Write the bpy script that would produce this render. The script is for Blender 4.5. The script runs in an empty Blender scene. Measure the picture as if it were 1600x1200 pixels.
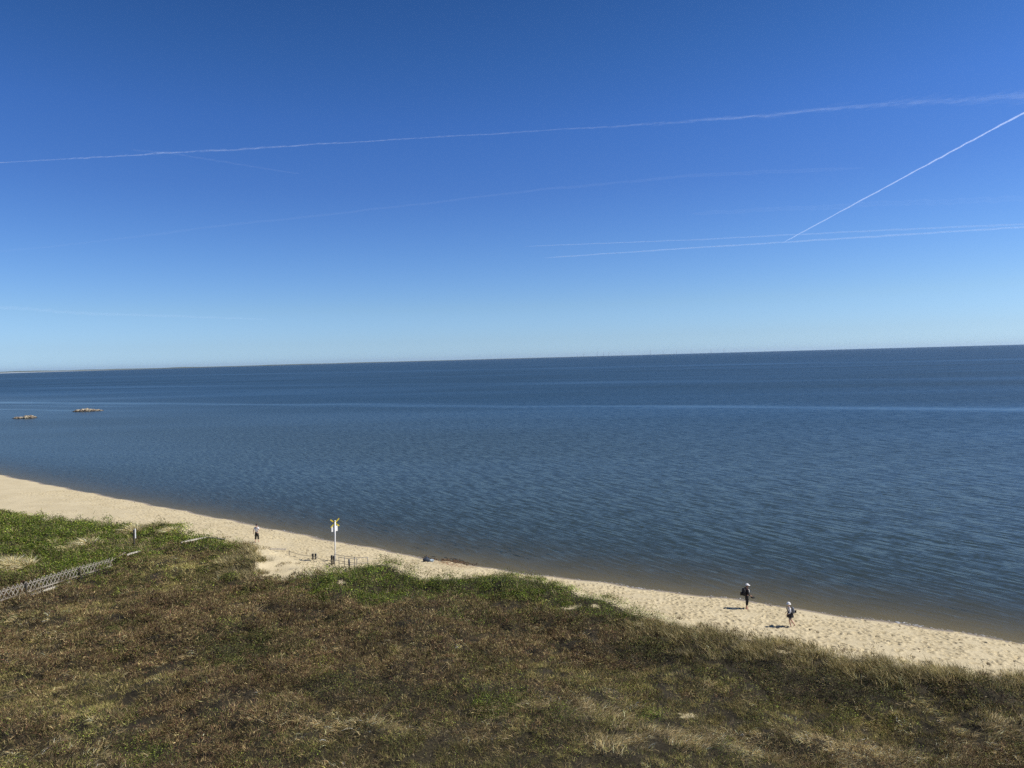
import bpy, bmesh, math, random
import numpy as np
from mathutils import Vector, Matrix, Quaternion

# ------------------------------------------------------------------ camera
sc = bpy.context.scene
C = sc.collection
R = math.radians
FPX, PITCH, ROLL, CAM_H = 1110.0, R(2.09), R(1.575), 17.8
fw = Vector((0, math.cos(PITCH), -math.sin(PITCH)))
up0 = Vector((0, math.sin(PITCH), math.cos(PITCH)))
r0 = Vector((1, 0, 0))
cx = r0 * math.cos(ROLL) - up0 * math.sin(ROLL)
cy = r0 * math.sin(ROLL) + up0 * math.cos(ROLL)
cam_data = bpy.data.cameras.new('camera')
cam = bpy.data.objects.new('camera', cam_data)
C.objects.link(cam)
m = Matrix.Identity(4)
for i in range(3):
    m[i][0], m[i][1], m[i][2] = cx[i], cy[i], -fw[i]
m[2][3] = CAM_H
cam.matrix_world = m
cam_data.sensor_width = 36
cam_data.lens = 36 * FPX / 1600
cam_data.clip_start = 0.2
cam_data.clip_end = 600000
sc.camera = cam

# ------------------------------------------------------------------ sky, sun, exposure
SUN_EL, SUN_AZ = R(46), R(90)            # azimuth clockwise from +Y: the sun stands to the right (+X)
world = bpy.data.worlds.new('World')
sc.world = world
world.use_nodes = True
wn, wl = world.node_tree.nodes, world.node_tree.links
bg = wn['Background']
sky = wn.new('ShaderNodeTexSky')
sky.sky_type = 'NISHITA'
sky.sun_disc = False
sky.sun_elevation = SUN_EL
sky.sun_rotation = SUN_AZ
sky.altitude = 0
sky.air_density = 1.0
sky.dust_density = 0.35
sky.ozone_density = 3.0
hsv = wn.new('ShaderNodeHueSaturation')
hsv.inputs['Saturation'].default_value = 1.12
wl.new(sky.outputs[0], hsv.inputs['Color'])
# clear sea air: less yellow at the horizon and a deeper blue higher up; unseen zenith made neutral for less blue shadows
SKY_TINT = [(0.008, (0.714, 1.097, 1.902)), (0.026, (0.667, 0.966, 1.608)), (0.071, (0.67, 0.899, 1.318)), (0.142, (0.583, 0.815, 1.253)), (0.227, (0.486, 0.708, 1.174)), (0.308, (0.435, 0.685, 1.157)), (0.382, (0.361, 0.621, 1.013)), (0.446, (0.308, 0.554, 0.895)), (0.72, (0.42, 0.56, 0.74)), (1.0, (0.50, 0.58, 0.68))]
wtc = wn.new('ShaderNodeTexCoord'); wsp = wn.new('ShaderNodeSeparateXYZ'); wl.new(wtc.outputs['Generated'], wsp.inputs[0])
wrp = wn.new('ShaderNodeValToRGB'); wl.new(wsp.outputs['Z'], wrp.inputs[0])
el_ = wrp.color_ramp.elements
while len(el_) < len(SKY_TINT): el_.new(0.5)
for e_, (z_, c_) in zip(el_, SKY_TINT): e_.position = z_
for e_, (z_, c_) in zip(el_, SKY_TINT): e_.color = (*c_, 1)
wmx = wn.new('ShaderNodeMix'); wmx.data_type = 'RGBA'; wmx.blend_type = 'MULTIPLY'; wmx.inputs[0].default_value = 1.0
wl.new(hsv.outputs[0], wmx.inputs[6]); wl.new(wrp.outputs[0], wmx.inputs[7])
wl.new(wmx.outputs[2], bg.inputs['Color'])
bg.inputs['Strength'].default_value = 0.08
sun_data = bpy.data.lights.new('sun', 'SUN')
sun_data.energy = 5.0
sun_data.angle = R(0.53)
sun_data.color = (1.0, 0.955, 0.88)
sun = bpy.data.objects.new('sun', sun_data)
C.objects.link(sun)
sdir = Vector((math.sin(SUN_AZ) * math.cos(SUN_EL), math.cos(SUN_AZ) * math.cos(SUN_EL), math.sin(SUN_EL)))
sun.rotation_euler = (-sdir).to_track_quat('-Z', 'Y').to_euler()
sun.location = (30, 40, 60)
sc.view_settings.view_transform = 'Standard'
sc.view_settings.look = 'None'
sc.view_settings.exposure = 0.32
sc.view_settings.gamma = 1
sc.render.engine = 'CYCLES'
sc.cycles.max_bounces = 6
sc.cycles.transparent_max_bounces = 48
sc.cycles.volume_bounces = 0
sc.cycles.use_denoising = False

rng = np.random.default_rng(7)
random.seed(7)

# ------------------------------------------------------------------ helpers: rays, noise, objects
def ray(px, py):
    a, b = (px - 800) / FPX, (600 - py) / FPX
    return np.array(fw) + a * np.array(cx) + b * np.array(cy)

def at(px, py, z=0.0):
    d = ray(px, py)
    return np.array([0, 0, CAM_H]) + (z - CAM_H) / d[2] * d

def project(x, y, z):
    P = np.stack([x, y, z - CAM_H], -1)
    f = P @ np.array(fw)
    f = np.where(f < 0.1, 0.1, f)
    return 800 + FPX * (P @ np.array(cx)) / f, 600 - FPX * (P @ np.array(cy)) / f, f

def vnoise(x, y, seed=0):
    x = np.asarray(x, float); y = np.asarray(y, float)
    xi = np.floor(x).astype(np.int64); yi = np.floor(y).astype(np.int64)
    fx = x - xi; fy = y - yi
    fx = fx * fx * (3 - 2 * fx); fy = fy * fy * (3 - 2 * fy)
    def h(a, b):
        n = (a * 374761393 + b * 668265263 + seed * 1442695041) & 0x7fffffff
        n = ((n ^ (n >> 13)) * 1274126177) & 0x7fffffff
        n = (n ^ (n >> 16)) & 0xffff
        return n / 65535.0
    return (h(xi, yi) * (1 - fx) * (1 - fy) + h(xi + 1, yi) * fx * (1 - fy)
            + h(xi, yi + 1) * (1 - fx) * fy + h(xi + 1, yi + 1) * fx * fy) - 0.5

def fbm(x, y, seed=0, o=3):
    v = 0; a = 1.0
    for k in range(o):
        v = v + a * vnoise(x * 2 ** k + 17.3 * k, y * 2 ** k - 9.1 * k, seed + k)
        a *= 0.5
    return v

def sstep(a, b, x):
    t = np.clip((x - a) / (b - a), 0, 1)
    return t * t * (3 - 2 * t)

def tag(o, label=None, cat=None, group=None, kind=None):
    if label: o['label'] = label
    if cat: o['category'] = cat
    if group: o['group'] = group
    if kind: o['kind'] = kind
    return o

def empty(name, loc, rz=0.0, label=None, cat=None, group=None):
    o = bpy.data.objects.new(name, None)
    o.empty_display_size = 0.2
    C.objects.link(o)
    o.location = loc
    o.rotation_euler = (0, 0, rz)
    return tag(o, label, cat, group)

def link(name, me, mat, parent=None):
    o = bpy.data.objects.new(name, me)
    C.objects.link(o)
    if mat is not None:
        me.materials.clear()
        me.materials.append(mat)
    if parent is not None:
        o.parent = parent
    return o

def np_mesh(name, V, loops, starts, totals, col=None, smooth=False, attrs=None):
    me = bpy.data.meshes.new(name)
    me.vertices.add(len(V))
    me.vertices.foreach_set('co', np.ascontiguousarray(V, np.float32).ravel())
    me.loops.add(len(loops))
    me.loops.foreach_set('vertex_index', np.ascontiguousarray(loops, np.int32))
    me.polygons.add(len(starts))
    me.polygons.foreach_set('loop_start', np.ascontiguousarray(starts, np.int32))
    me.polygons.foreach_set('loop_total', np.ascontiguousarray(totals, np.int32))
    me.update(calc_edges=True)
    me.polygons.foreach_set('use_smooth', np.full(len(starts), smooth))
    if col is not None:
        a = me.attributes.new('col', 'FLOAT_COLOR', 'POINT')
        c4 = np.ones((len(V), 4), np.float32); c4[:, :3] = col
        a.data.foreach_set('color', c4.ravel())
    for k, v in (attrs or {}).items():
        a = me.attributes.new(k, 'FLOAT', 'POINT')
        a.data.foreach_set('value', np.ascontiguousarray(v, np.float32))
    return me

def grid_mesh(name, X, Y, Z, attrs=None, col=None):
    n, k = X.shape
    V = np.stack([X, Y, Z], -1).reshape(-1, 3)
    i = np.arange(n * k).reshape(n, k)
    q = np.stack([i[:-1, :-1], i[1:, :-1], i[1:, 1:], i[:-1, 1:]], -1).reshape(-1, 4)
    # keep faces pointing up
    a, b, c = V[q[0, 0]], V[q[0, 1]], V[q[0, 2]]
    if np.cross(b - a, c - a)[2] < 0:
        q = q[:, ::-1]
    nf = len(q)
    return np_mesh(name, V, q.ravel(), np.arange(nf) * 4, np.full(nf, 4), smooth=True, attrs=attrs, col=col)

# simple solids gathered in one bmesh -------------------------------------
def bar(bm, a, b, w, h=None, up=(0, 0, 1), bev=0.0):
    """a box beam from a to b, w wide and h high"""
    a, b = Vector(a), Vector(b)
    h = h or w
    d = b - a
    L = d.length
    d.normalize()
    upv = Vector(up)
    if abs(d.dot(upv)) > 0.95: upv = Vector((1, 0, 0)) if abs(d.x) < 0.9 else Vector((0, 1, 0))
    s = d.cross(upv).normalized(); u = s.cross(d)
    M = Matrix((( d.x * L, s.x * w, u.x * h, (a.x + b.x) / 2),
                ( d.y * L, s.y * w, u.y * h, (a.y + b.y) / 2),
                ( d.z * L, s.z * w, u.z * h, (a.z + b.z) / 2), (0, 0, 0, 1)))
    g = bmesh.ops.create_cube(bm, size=1, matrix=M)
    if bev:
        es = list({e for v in g['verts'] for e in v.link_edges})
        bmesh.ops.bevel(bm, geom=es, offset=bev, segments=2, affect='EDGES', profile=0.6)

def tube(bm, pts, rad, n=10, cap=True):
    pts = [Vector(p) for p in pts]
    if not hasattr(rad, '__len__'): rad = [rad] * len(pts)
    rings = []
    ref = None
    for i, p in enumerate(pts):
        d = (pts[min(i + 1, len(pts) - 1)] - pts[max(i - 1, 0)]).normalized()
        if ref is None:
            ref = d.orthogonal().normalized()
        s = (ref - d * ref.dot(d)).normalized(); ref = s
        u = d.cross(s)
        rings.append([bm.verts.new(p + (s * math.cos(t) + u * math.sin(t)) * rad[i])
                      for t in [2 * math.pi * k / n for k in range(n)]])
    for r_, q in zip(rings, rings[1:]):
        for k in range(n):
            bm.faces.new((r_[k], r_[(k + 1) % n], q[(k + 1) % n], q[k]))
    if cap:
        bm.faces.new(rings[0][::-1]); bm.faces.new(rings[-1])

def blob(bm, loc, size, seed=0, rough=0.12, sub=2, rot=0.0, flat_base=None):
    g = bmesh.ops.create_icosphere(bm, subdivisions=sub, radius=1)
    rr = random.Random(seed)
    off = Vector((rr.random() * 9, rr.random() * 9, rr.random() * 9))
    from mathutils import noise
    Rm = Matrix.Rotation(rot, 3, 'Z')
    for v in g['verts']:
        k = 1 + rough * 2 * noise.noise(v.co * 1.7 + off)
        p = Vector((v.co.x * size[0] * k, v.co.y * size[1] * k, v.co.z * size[2] * k))
        if flat_base is not None and p.z < -flat_base: p.z = -flat_base
        v.co = Rm @ p + Vector(loc)

def build(bm, name, mat, parent=None, smooth=False):
    bmesh.ops.recalc_face_normals(bm, faces=bm.faces)
    me = bpy.data.meshes.new(name)
    bm.to_mesh(me); bm.free()
    if smooth:
        me.polygons.foreach_set('use_smooth', [True] * len(me.polygons))
    return link(name, me, mat, parent)

# ------------------------------------------------------------------ materials
def mat_new(name):
    mt = bpy.data.materials.new(name)
    mt.use_nodes = True
    nt = mt.node_tree
    nt.nodes.clear()
    out = nt.nodes.new('ShaderNodeOutputMaterial')
    return mt, nt, out

def N_(nt, kind, **kw):
    n = nt.nodes.new(kind)
    for k, v in kw.items():
        if k.startswith('i_'):
            key = k[2:].replace('_', ' ')
            n.inputs[int(key) if key.isdigit() else key].default_value = v
        else:
            setattr(n, k, v)
    return n

def math_(nt, op, a, b=None, c=None, clamp=False):
    n = nt.nodes.new('ShaderNodeMath'); n.operation = op; n.use_clamp = clamp
    for i, v in enumerate((a, b, c)):
        if v is None: continue
        if isinstance(v, (int, float)): n.inputs[i].default_value = v
        else: nt.links.new(v, n.inputs[i])
    return n.outputs[0]

def simple(name, color, rough=0.6, var=0.12, scale=8.0, bump=0.0, metallic=0.0):
    """painted / fabric / wood surface with uneven tone"""
    mt, nt, out = mat_new(name)
    b = N_(nt, 'ShaderNodeBsdfPrincipled')
    b.inputs['Roughness'].default_value = rough
    b.inputs['Metallic'].default_value = metallic
    tc = N_(nt, 'ShaderNodeTexCoord')
    nz = N_(nt, 'ShaderNodeTexNoise'); nz.inputs['Scale'].default_value = scale; nz.inputs['Detail'].default_value = 4
    nt.links.new(tc.outputs['Object'], nz.inputs['Vector'])
    rp = N_(nt, 'ShaderNodeValToRGB')
    lo = [max(0, c * (1 - var * 2)) for c in color]; hi = [min(1, c * (1 + var * 2)) for c in color]
    rp.color_ramp.elements[0].position = 0.3; rp.color_ramp.elements[0].color = (*lo, 1)
    rp.color_ramp.elements[1].position = 0.7; rp.color_ramp.elements[1].color = (*hi, 1)
    nt.links.new(nz.outputs['Fac'], rp.inputs[0])
    nt.links.new(rp.outputs[0], b.inputs['Base Color'])
    if bump:
        bp = N_(nt, 'ShaderNodeBump'); bp.inputs['Strength'].default_value = bump; bp.inputs['Distance'].default_value = 0.02
        nt.links.new(nz.outputs['Fac'], bp.inputs['Height']); nt.links.new(bp.outputs[0], b.inputs['Normal'])
    nt.links.new(b.outputs[0], out.inputs['Surface'])
    return mt

def leafy(name, trans=0.3, rough=0.75):
    mt, nt, out = mat_new(name)
    at_ = N_(nt, 'ShaderNodeAttribute', attribute_name='col')
    d = N_(nt, 'ShaderNodeBsdfPrincipled'); d.inputs['Roughness'].default_value = rough
    d.inputs['Specular IOR Level'].default_value = 0.25
    t = N_(nt, 'ShaderNodeBsdfTranslucent')
    mx = N_(nt, 'ShaderNodeMixShader'); mx.inputs[0].default_value = trans
    nt.links.new(at_.outputs['Color'], d.inputs['Base Color']); nt.links.new(at_.outputs['Color'], t.inputs['Color'])
    nt.links.new(d.outputs[0], mx.inputs[1]); nt.links.new(t.outputs[0], mx.inputs[2])
    nt.links.new(mx.outputs[0], out.inputs['Surface'])
    return mt

# ------------------------------------------------------------------ terrain
# shore axes: s runs along the beach to the left, t runs out to sea
US = np.array([-0.83511484, 0.55007564]); UT = np.array([0.55007564, 0.83511484])
def ST(x, y): return x * US[0] + y * US[1], x * UT[0] + y * UT[1]
def XY(s, t): return s * US[0] + t * UT[0], s * US[1] + t * UT[1]

SHORE = np.array([(-400, 30), (-60, 49), (-12, 51.6), (-2, 51.5), (4.5, 51.2), (12.5, 51.0), (21.7, 50.0), (32, 48.9), (39, 48.4), (47, 48.7),
                  (61, 49.2), (81, 50.4), (106, 51.5), (142, 53.4), (200, 58), (500, 110)], float)
EDGE = np.array([(-400, 20), (-60, 40), (-8, 41.7), (-1.8, 41.3), (0.8, 40.9), (3.6, 40.5), (6.5, 40.3), (9.7, 40.1), (13.5, 40.4), (17.5, 40.6), (20, 41.6), (22.5, 42.2),
                 (25.6, 42.3), (29, 41.6), (32, 39.6), (38, 39.6), (41.5, 36.5), (46, 37), (50, 38.5), (54, 39.3), (58, 38.8), (61, 39), (68, 40.4),
                 (70.5, 38.5), (82, 36.3), (93.5, 35), (110, 34.5), (200, 38), (500, 90)], float)
def smooth_interp(s, K, w=1.2):
    return sum(np.interp(s + o * w, K[:, 0], K[:, 1]) for o in (-1, -0.5, 0, 0.5, 1)) / 5
def shore_t(s): return smooth_interp(s, SHORE, 4.0) + 0.16 * np.sin(s * 0.55) + 0.1 * np.sin(s * 1.31 + 1)
def edge_t(s): return smooth_interp(s, EDGE, 1.0) + 0.8 * fbm(s * 0.5, s * 0 + 3, 5, 3)

PATH = []                                  # filled below: sandy gap through the dune (x, y, radius u, radius v, angle)
def path_mask(x, y):
    v = np.zeros_like(np.asarray(x, float))
    for (px, py, ru, rv, an) in PATH:
        dx, dy = x - px, y - py
        u = (dx * math.cos(an) + dy * math.sin(an)) / ru
        w = (-dx * math.sin(an) + dy * math.cos(an)) / rv
        v = np.maximum(v, np.exp(-(u * u + w * w) ** 1.5))
    return v

MOUNDS = []                                # shrubby hillocks on the crest: x, y, radius, height
for px, py, r_, h_ in [(600, 893, 2.6, 0.75), (520, 905, 2.0, 0.30), (700, 910, 2.2, 0.50), (800, 908, 2.6, 0.60), (880, 922, 2.4, 0.40), (945, 945, 2.2, 0.30), (270, 828, 3.0, 0.60), (345, 850, 2.0, 0.35), (120, 830, 4.0, 0.25),
                       (1180, 1005, 1.8, 0.30), (1330, 1040, 2.0, 0.30), (1480, 1062, 2.2, 0.30), (395, 880, 2.2, 0.40), (640, 1000, 2.4, 0.30), (900, 1000, 2.2, 0.30), (380, 1000, 2.4, 0.30), (1100, 1060, 2.0, 0.25)]:
    q_ = at(px, py, 2.2); MOUNDS.append((q_[0], q_[1], r_, h_))
def ground_z(x, y):
    s, t = ST(x, y)
    d = shore_t(s) - t
    beach = np.where(d > 0, 1.15 * (1 - np.exp(-np.maximum(d, 0) / 7.0)) + 0.012 * np.maximum(d, 0), np.maximum(0.075 * d, -4.0))
    beach = beach + 0.05 * fbm(s * 0.5, t * 0.5, 11, 2) * sstep(1.0, 4.0, d)
    e = edge_t(s) - t
    k = sstep(-2.6, 0.6, e)
    hum = 0.55 * fbm(s * 0.16, t * 0.16, 21, 3) + 0.42 * fbm(s * 0.55, t * 0.55, 31, 2)
    dune = 1.75 + 0.055 * np.clip(e, 0, 28) + hum * sstep(-0.5, 4, e)
    dune = dune - 0.95 * np.exp(-((e - 7.5) / 3.0) ** 2) * sstep(28, 20, s) * 0.55
    for mx_, my_, mr_, mh_ in MOUNDS:
        dune = dune + mh_ * np.exp(-((x - mx_) ** 2 + (y - my_) ** 2) / (mr_ * mr_))
    pm = path_mask(x, y)
    dune = dune * (1 - pm) + pm * (1.70 + 0.15 * vnoise(s, t, 3))
    return beach * (1 - k) + dune * k

def gat(px, py):
    z = 1.5
    for _ in range(12):
        p = at(px, py, z)
        z = 0.5 * z + 0.5 * float(ground_z(np.array([p[0]]), np.array([p[1]]))[0])
    p = at(px, py, z)
    return np.array([p[0], p[1], float(ground_z(np.array([p[0]]), np.array([p[1]]))[0])])

def px_ellipse(px, py, rx, ry, z):
    c = at(px, py, z); ax = at(px + rx, py, z) - c
    a1 = at(px, py - ry, z); a2 = at(px, py + ry, z)
    return c[:2], ax[:2], (a1 - a2)[:2] / 2

for (px, py, rx, ry) in [(445, 882, 30, 14), (485, 884, 30, 8), (440, 903, 26, 9), (512, 880, 20, 4), (430, 863, 20, 6), (468, 895, 26, 10)]:
    c, ax, ay = px_ellipse(px, py, rx, ry, 1.75)
    PATH.append((c[0], c[1], float(np.hypot(*ax)), float(np.hypot(*ay)), math.atan2(ax[1], ax[0])))

def steps(spec):
    out = []
    for a, b, d in spec:
        out += list(np.arange(a, b, d))
    out.append(spec[-1][1])
    return np.array(out)
s_ax = steps([(-380, -60, 20), (-60, -12, 2), (-12, -6, 0.3), (-6, 36, 0.07), (36, 62, 0.10), (62, 112, 0.2), (112, 160, 1.0), (160, 480, 20)])
t_ax = steps([(-300, -20, 20), (-20, 0, 1.0), (0, 34, 0.3), (34, 53, 0.07), (53, 60, 0.4), (60, 160, 5)])
SS, TT = np.meshgrid(s_ax, t_ax, indexing='ij')
GX, GY = XY(SS, TT)
GZ = ground_z(GX, GY)
# trodden sand: thousands of footprints pressed into the beach
sh = shore_t(s_ax); eg = edge_t(s_ax)
trod = np.zeros_like(GZ)
n_fp = 0
for k in range(15000):
    s = rng.uniform(-8, 112); t = rng.uniform(34, 52.5)
    e = np.interp(s, s_ax, eg); q = np.interp(s, s_ax, sh)
    if t < e + 0.6 or t > q - 0.55: continue
    if t > q - 1.5 and rng.random() < 0.55: continue
    if s > 82 and t < 45.5 - (s - 82) * 0.02 + rng.normal() * 0.8 and rng.random() < 0.93: continue
    if vnoise(s * 0.35, t * 0.7, 77) + 0.5 < rng.random() * 0.55: continue
    an = rng.normal(0.0, 0.5) if rng.random() < 0.75 else rng.uniform(0, math.pi)
    L, W, D = rng.uniform(0.13, 0.20), rng.uniform(0.065, 0.10), rng.uniform(0.04, 0.13)
    i0, i1 = np.searchsorted(s_ax, [s - 0.5, s + 0.5]); j0, j1 = np.searchsorted(t_ax, [t - 0.5, t + 0.5])
    ds = s_ax[i0:i1, None] - s; dt = t_ax[None, j0:j1] - t
    u = (ds * math.cos(an) + dt * math.sin(an)) / L; w = (-ds * math.sin(an) + dt * math.cos(an)) / W
    r2 = u * u + w * w
    trod[i0:i1, j0:j1] += -D * np.exp(-r2 ** 2 * 0.8) + 0.55 * D * np.exp(-((np.sqrt(r2) - 1.6) / 0.45) ** 2)
    n_fp += 1
GZ = GZ + np.clip(trod, -0.14, 0.08)
# ground cover factor: 1 where plants root in humus, 0 on open sand
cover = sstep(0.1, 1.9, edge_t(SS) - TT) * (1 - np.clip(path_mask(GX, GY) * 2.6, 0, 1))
BARE = []
for (px, py, rx, ry) in [(892, 945, 15, 3), (1075, 1121, 15, 4), (1225, 1012, 18, 2.5), (1000, 966, 10, 3), (930, 948, 8, 2), (400, 897, 12, 3), (535, 915, 8, 1.5), (205, 857, 6, 3)]:
    c, ax, ay = px_ellipse(px, py, rx, ry, 2.2)
    BARE.append((c, np.linalg.inv(np.stack([ax, ay], 1))))
def bare_mask(x, y):
    v = np.zeros_like(np.asarray(x, float))
    for c, Mi in BARE:
        u = Mi[0, 0] * (x - c[0]) + Mi[0, 1] * (y - c[1]); w = Mi[1, 0] * (x - c[0]) + Mi[1, 1] * (y - c[1])
        v = np.maximum(v, np.exp(-(u * u + w * w)))
    return v
cover = cover * (1 - np.clip(bare_mask(GX, GY) * 1.0, 0, 1))
DIG = np.array([at(705, 876, 0.5)[0], at(705, 876, 0.5)[1]])

ground_me = grid_mesh('ground', GX, GY, GZ, attrs={'cover': cover.ravel()})
def ground_material():
    mt, nt, out = mat_new('sand and dune soil')
    L = nt.links.new
    geo = N_(nt, 'ShaderNodeNewGeometry')
    cov = N_(nt, 'ShaderNodeAttribute', attribute_name='cover')
    n1 = N_(nt, 'ShaderNodeTexNoise', i_Scale=0.35, i_Detail=5.0)
    n2 = N_(nt, 'ShaderNodeTexNoise', i_Scale=7.0, i_Detail=6.0)
    n3 = N_(nt, 'ShaderNodeTexNoise', i_Scale=60.0, i_Detail=3.0)
    for n in (n1, n2, n3): L(geo.outputs['Position'], n.inputs['Vector'])
    sand = N_(nt, 'ShaderNodeValToRGB')
    e = sand.color_ramp.elements
    e[0].position = 0.30; e[0].color = (0.375, 0.31, 0.19, 1); e[1].position = 0.72; e[1].color = (0.54, 0.46, 0.30, 1)
    mixn = math_(nt, 'ADD', math_(nt, 'MULTIPLY', n1.outputs['Fac'], 0.4), math_(nt, 'MULTIPLY', n2.outputs['Fac'], 0.6))
    L(mixn, sand.inputs[0])
    # seaweed and churned darker sand patch
    vs = N_(nt, 'ShaderNodeVectorMath', operation='SUBTRACT'); vs.inputs[1].default_value = (DIG[0], DIG[1], 0)
    L(geo.outputs['Position'], vs.inputs[0])
    vr = N_(nt, 'ShaderNodeVectorRotate', rotation_type='Z_AXIS'); vr.inputs['Angle'].default_value = 0.62
    L(vs.outputs[0], vr.inputs['Vector'])
    vsc = N_(nt, 'ShaderNodeVectorMath', operation='MULTIPLY'); vsc.inputs[1].default_value = (0.42, 1.0, 0)
    L(vr.outputs[0], vsc.inputs[0])
    ln = N_(nt, 'ShaderNodeVectorMath', operation='LENGTH'); L(vsc.outputs[0], ln.inputs[0])
    dig = math_(nt, 'MULTIPLY', math_(nt, 'SUBTRACT', 1.25, ln.outputs['Value'], clamp=True), math_(nt, 'GREATER_THAN', n2.outputs['Fac'], 0.5))
    m0 = N_(nt, 'ShaderNodeMix', data_type='RGBA'); L(dig, m0.inputs[0]); L(sand.outputs[0], m0.inputs[6]); m0.inputs[7].default_value = (0.20, 0.12, 0.065, 1)
    # wet strip along the water and below it
    sep = N_(nt, 'ShaderNodeSeparateXYZ'); L(geo.outputs['Position'], sep.inputs[0])
    zz = math_(nt, 'ADD', sep.outputs['Z'], math_(nt, 'MULTIPLY', math_(nt, 'SUBTRACT', n1.outputs['Fac'], 0.5), 0.10))
    wet = N_(nt, 'ShaderNodeMapRange', interpolation_type='SMOOTHSTEP'); wet.inputs[1].default_value = 0.05; wet.inputs[2].default_value = 0.13
    wet.inputs[3].default_value = 1.0; wet.inputs[4].default_value = 0.0
    L(zz, wet.inputs[0])
    m1 = N_(nt, 'ShaderNodeMix', data_type='RGBA'); L(wet.outputs[0], m1.inputs[0]); L(m0.outputs[2], m1.inputs[6]); m1.inputs[7].default_value = (0.235, 0.185, 0.12, 1)
    # humus under the plants
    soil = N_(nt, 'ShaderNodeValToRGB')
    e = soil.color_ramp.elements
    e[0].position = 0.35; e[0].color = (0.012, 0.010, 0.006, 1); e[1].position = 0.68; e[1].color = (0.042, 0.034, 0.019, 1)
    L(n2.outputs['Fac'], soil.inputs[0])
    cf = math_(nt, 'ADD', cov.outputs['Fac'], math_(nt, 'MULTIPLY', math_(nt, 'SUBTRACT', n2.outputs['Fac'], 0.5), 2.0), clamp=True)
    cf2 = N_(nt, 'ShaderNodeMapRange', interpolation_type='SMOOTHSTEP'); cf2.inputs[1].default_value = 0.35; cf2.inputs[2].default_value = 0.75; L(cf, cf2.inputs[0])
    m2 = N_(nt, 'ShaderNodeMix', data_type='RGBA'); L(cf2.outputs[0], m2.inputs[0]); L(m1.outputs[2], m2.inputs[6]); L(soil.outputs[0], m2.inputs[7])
    b = N_(nt, 'ShaderNodeBsdfPrincipled'); L(m2.outputs[2], b.inputs['Base Color'])
    rg = math_(nt, 'SUBTRACT', 0.95, math_(nt, 'MULTIPLY', wet.outputs[0], 0.55)); L(rg, b.inputs['Roughness'])
    b.inputs['Specular IOR Level'].default_value = 0.2
    bp = N_(nt, 'ShaderNodeBump'); bp.inputs['Strength'].default_value = 0.6; bp.inputs['Distance'].default_value = 0.05
    L(math_(nt, 'ADD', n2.outputs['Fac'], math_(nt, 'MULTIPLY', n3.outputs['Fac'], 0.3)), bp.inputs['Height']); L(bp.outputs[0], b.inputs['Normal'])
    L(b.outputs[0], out.inputs['Surface'])
    return mt
ground = link('ground', ground_me, ground_material())
tag(ground, 'pale trodden beach sand rising into dunes beside the sea', 'ground', kind='structure')

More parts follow.
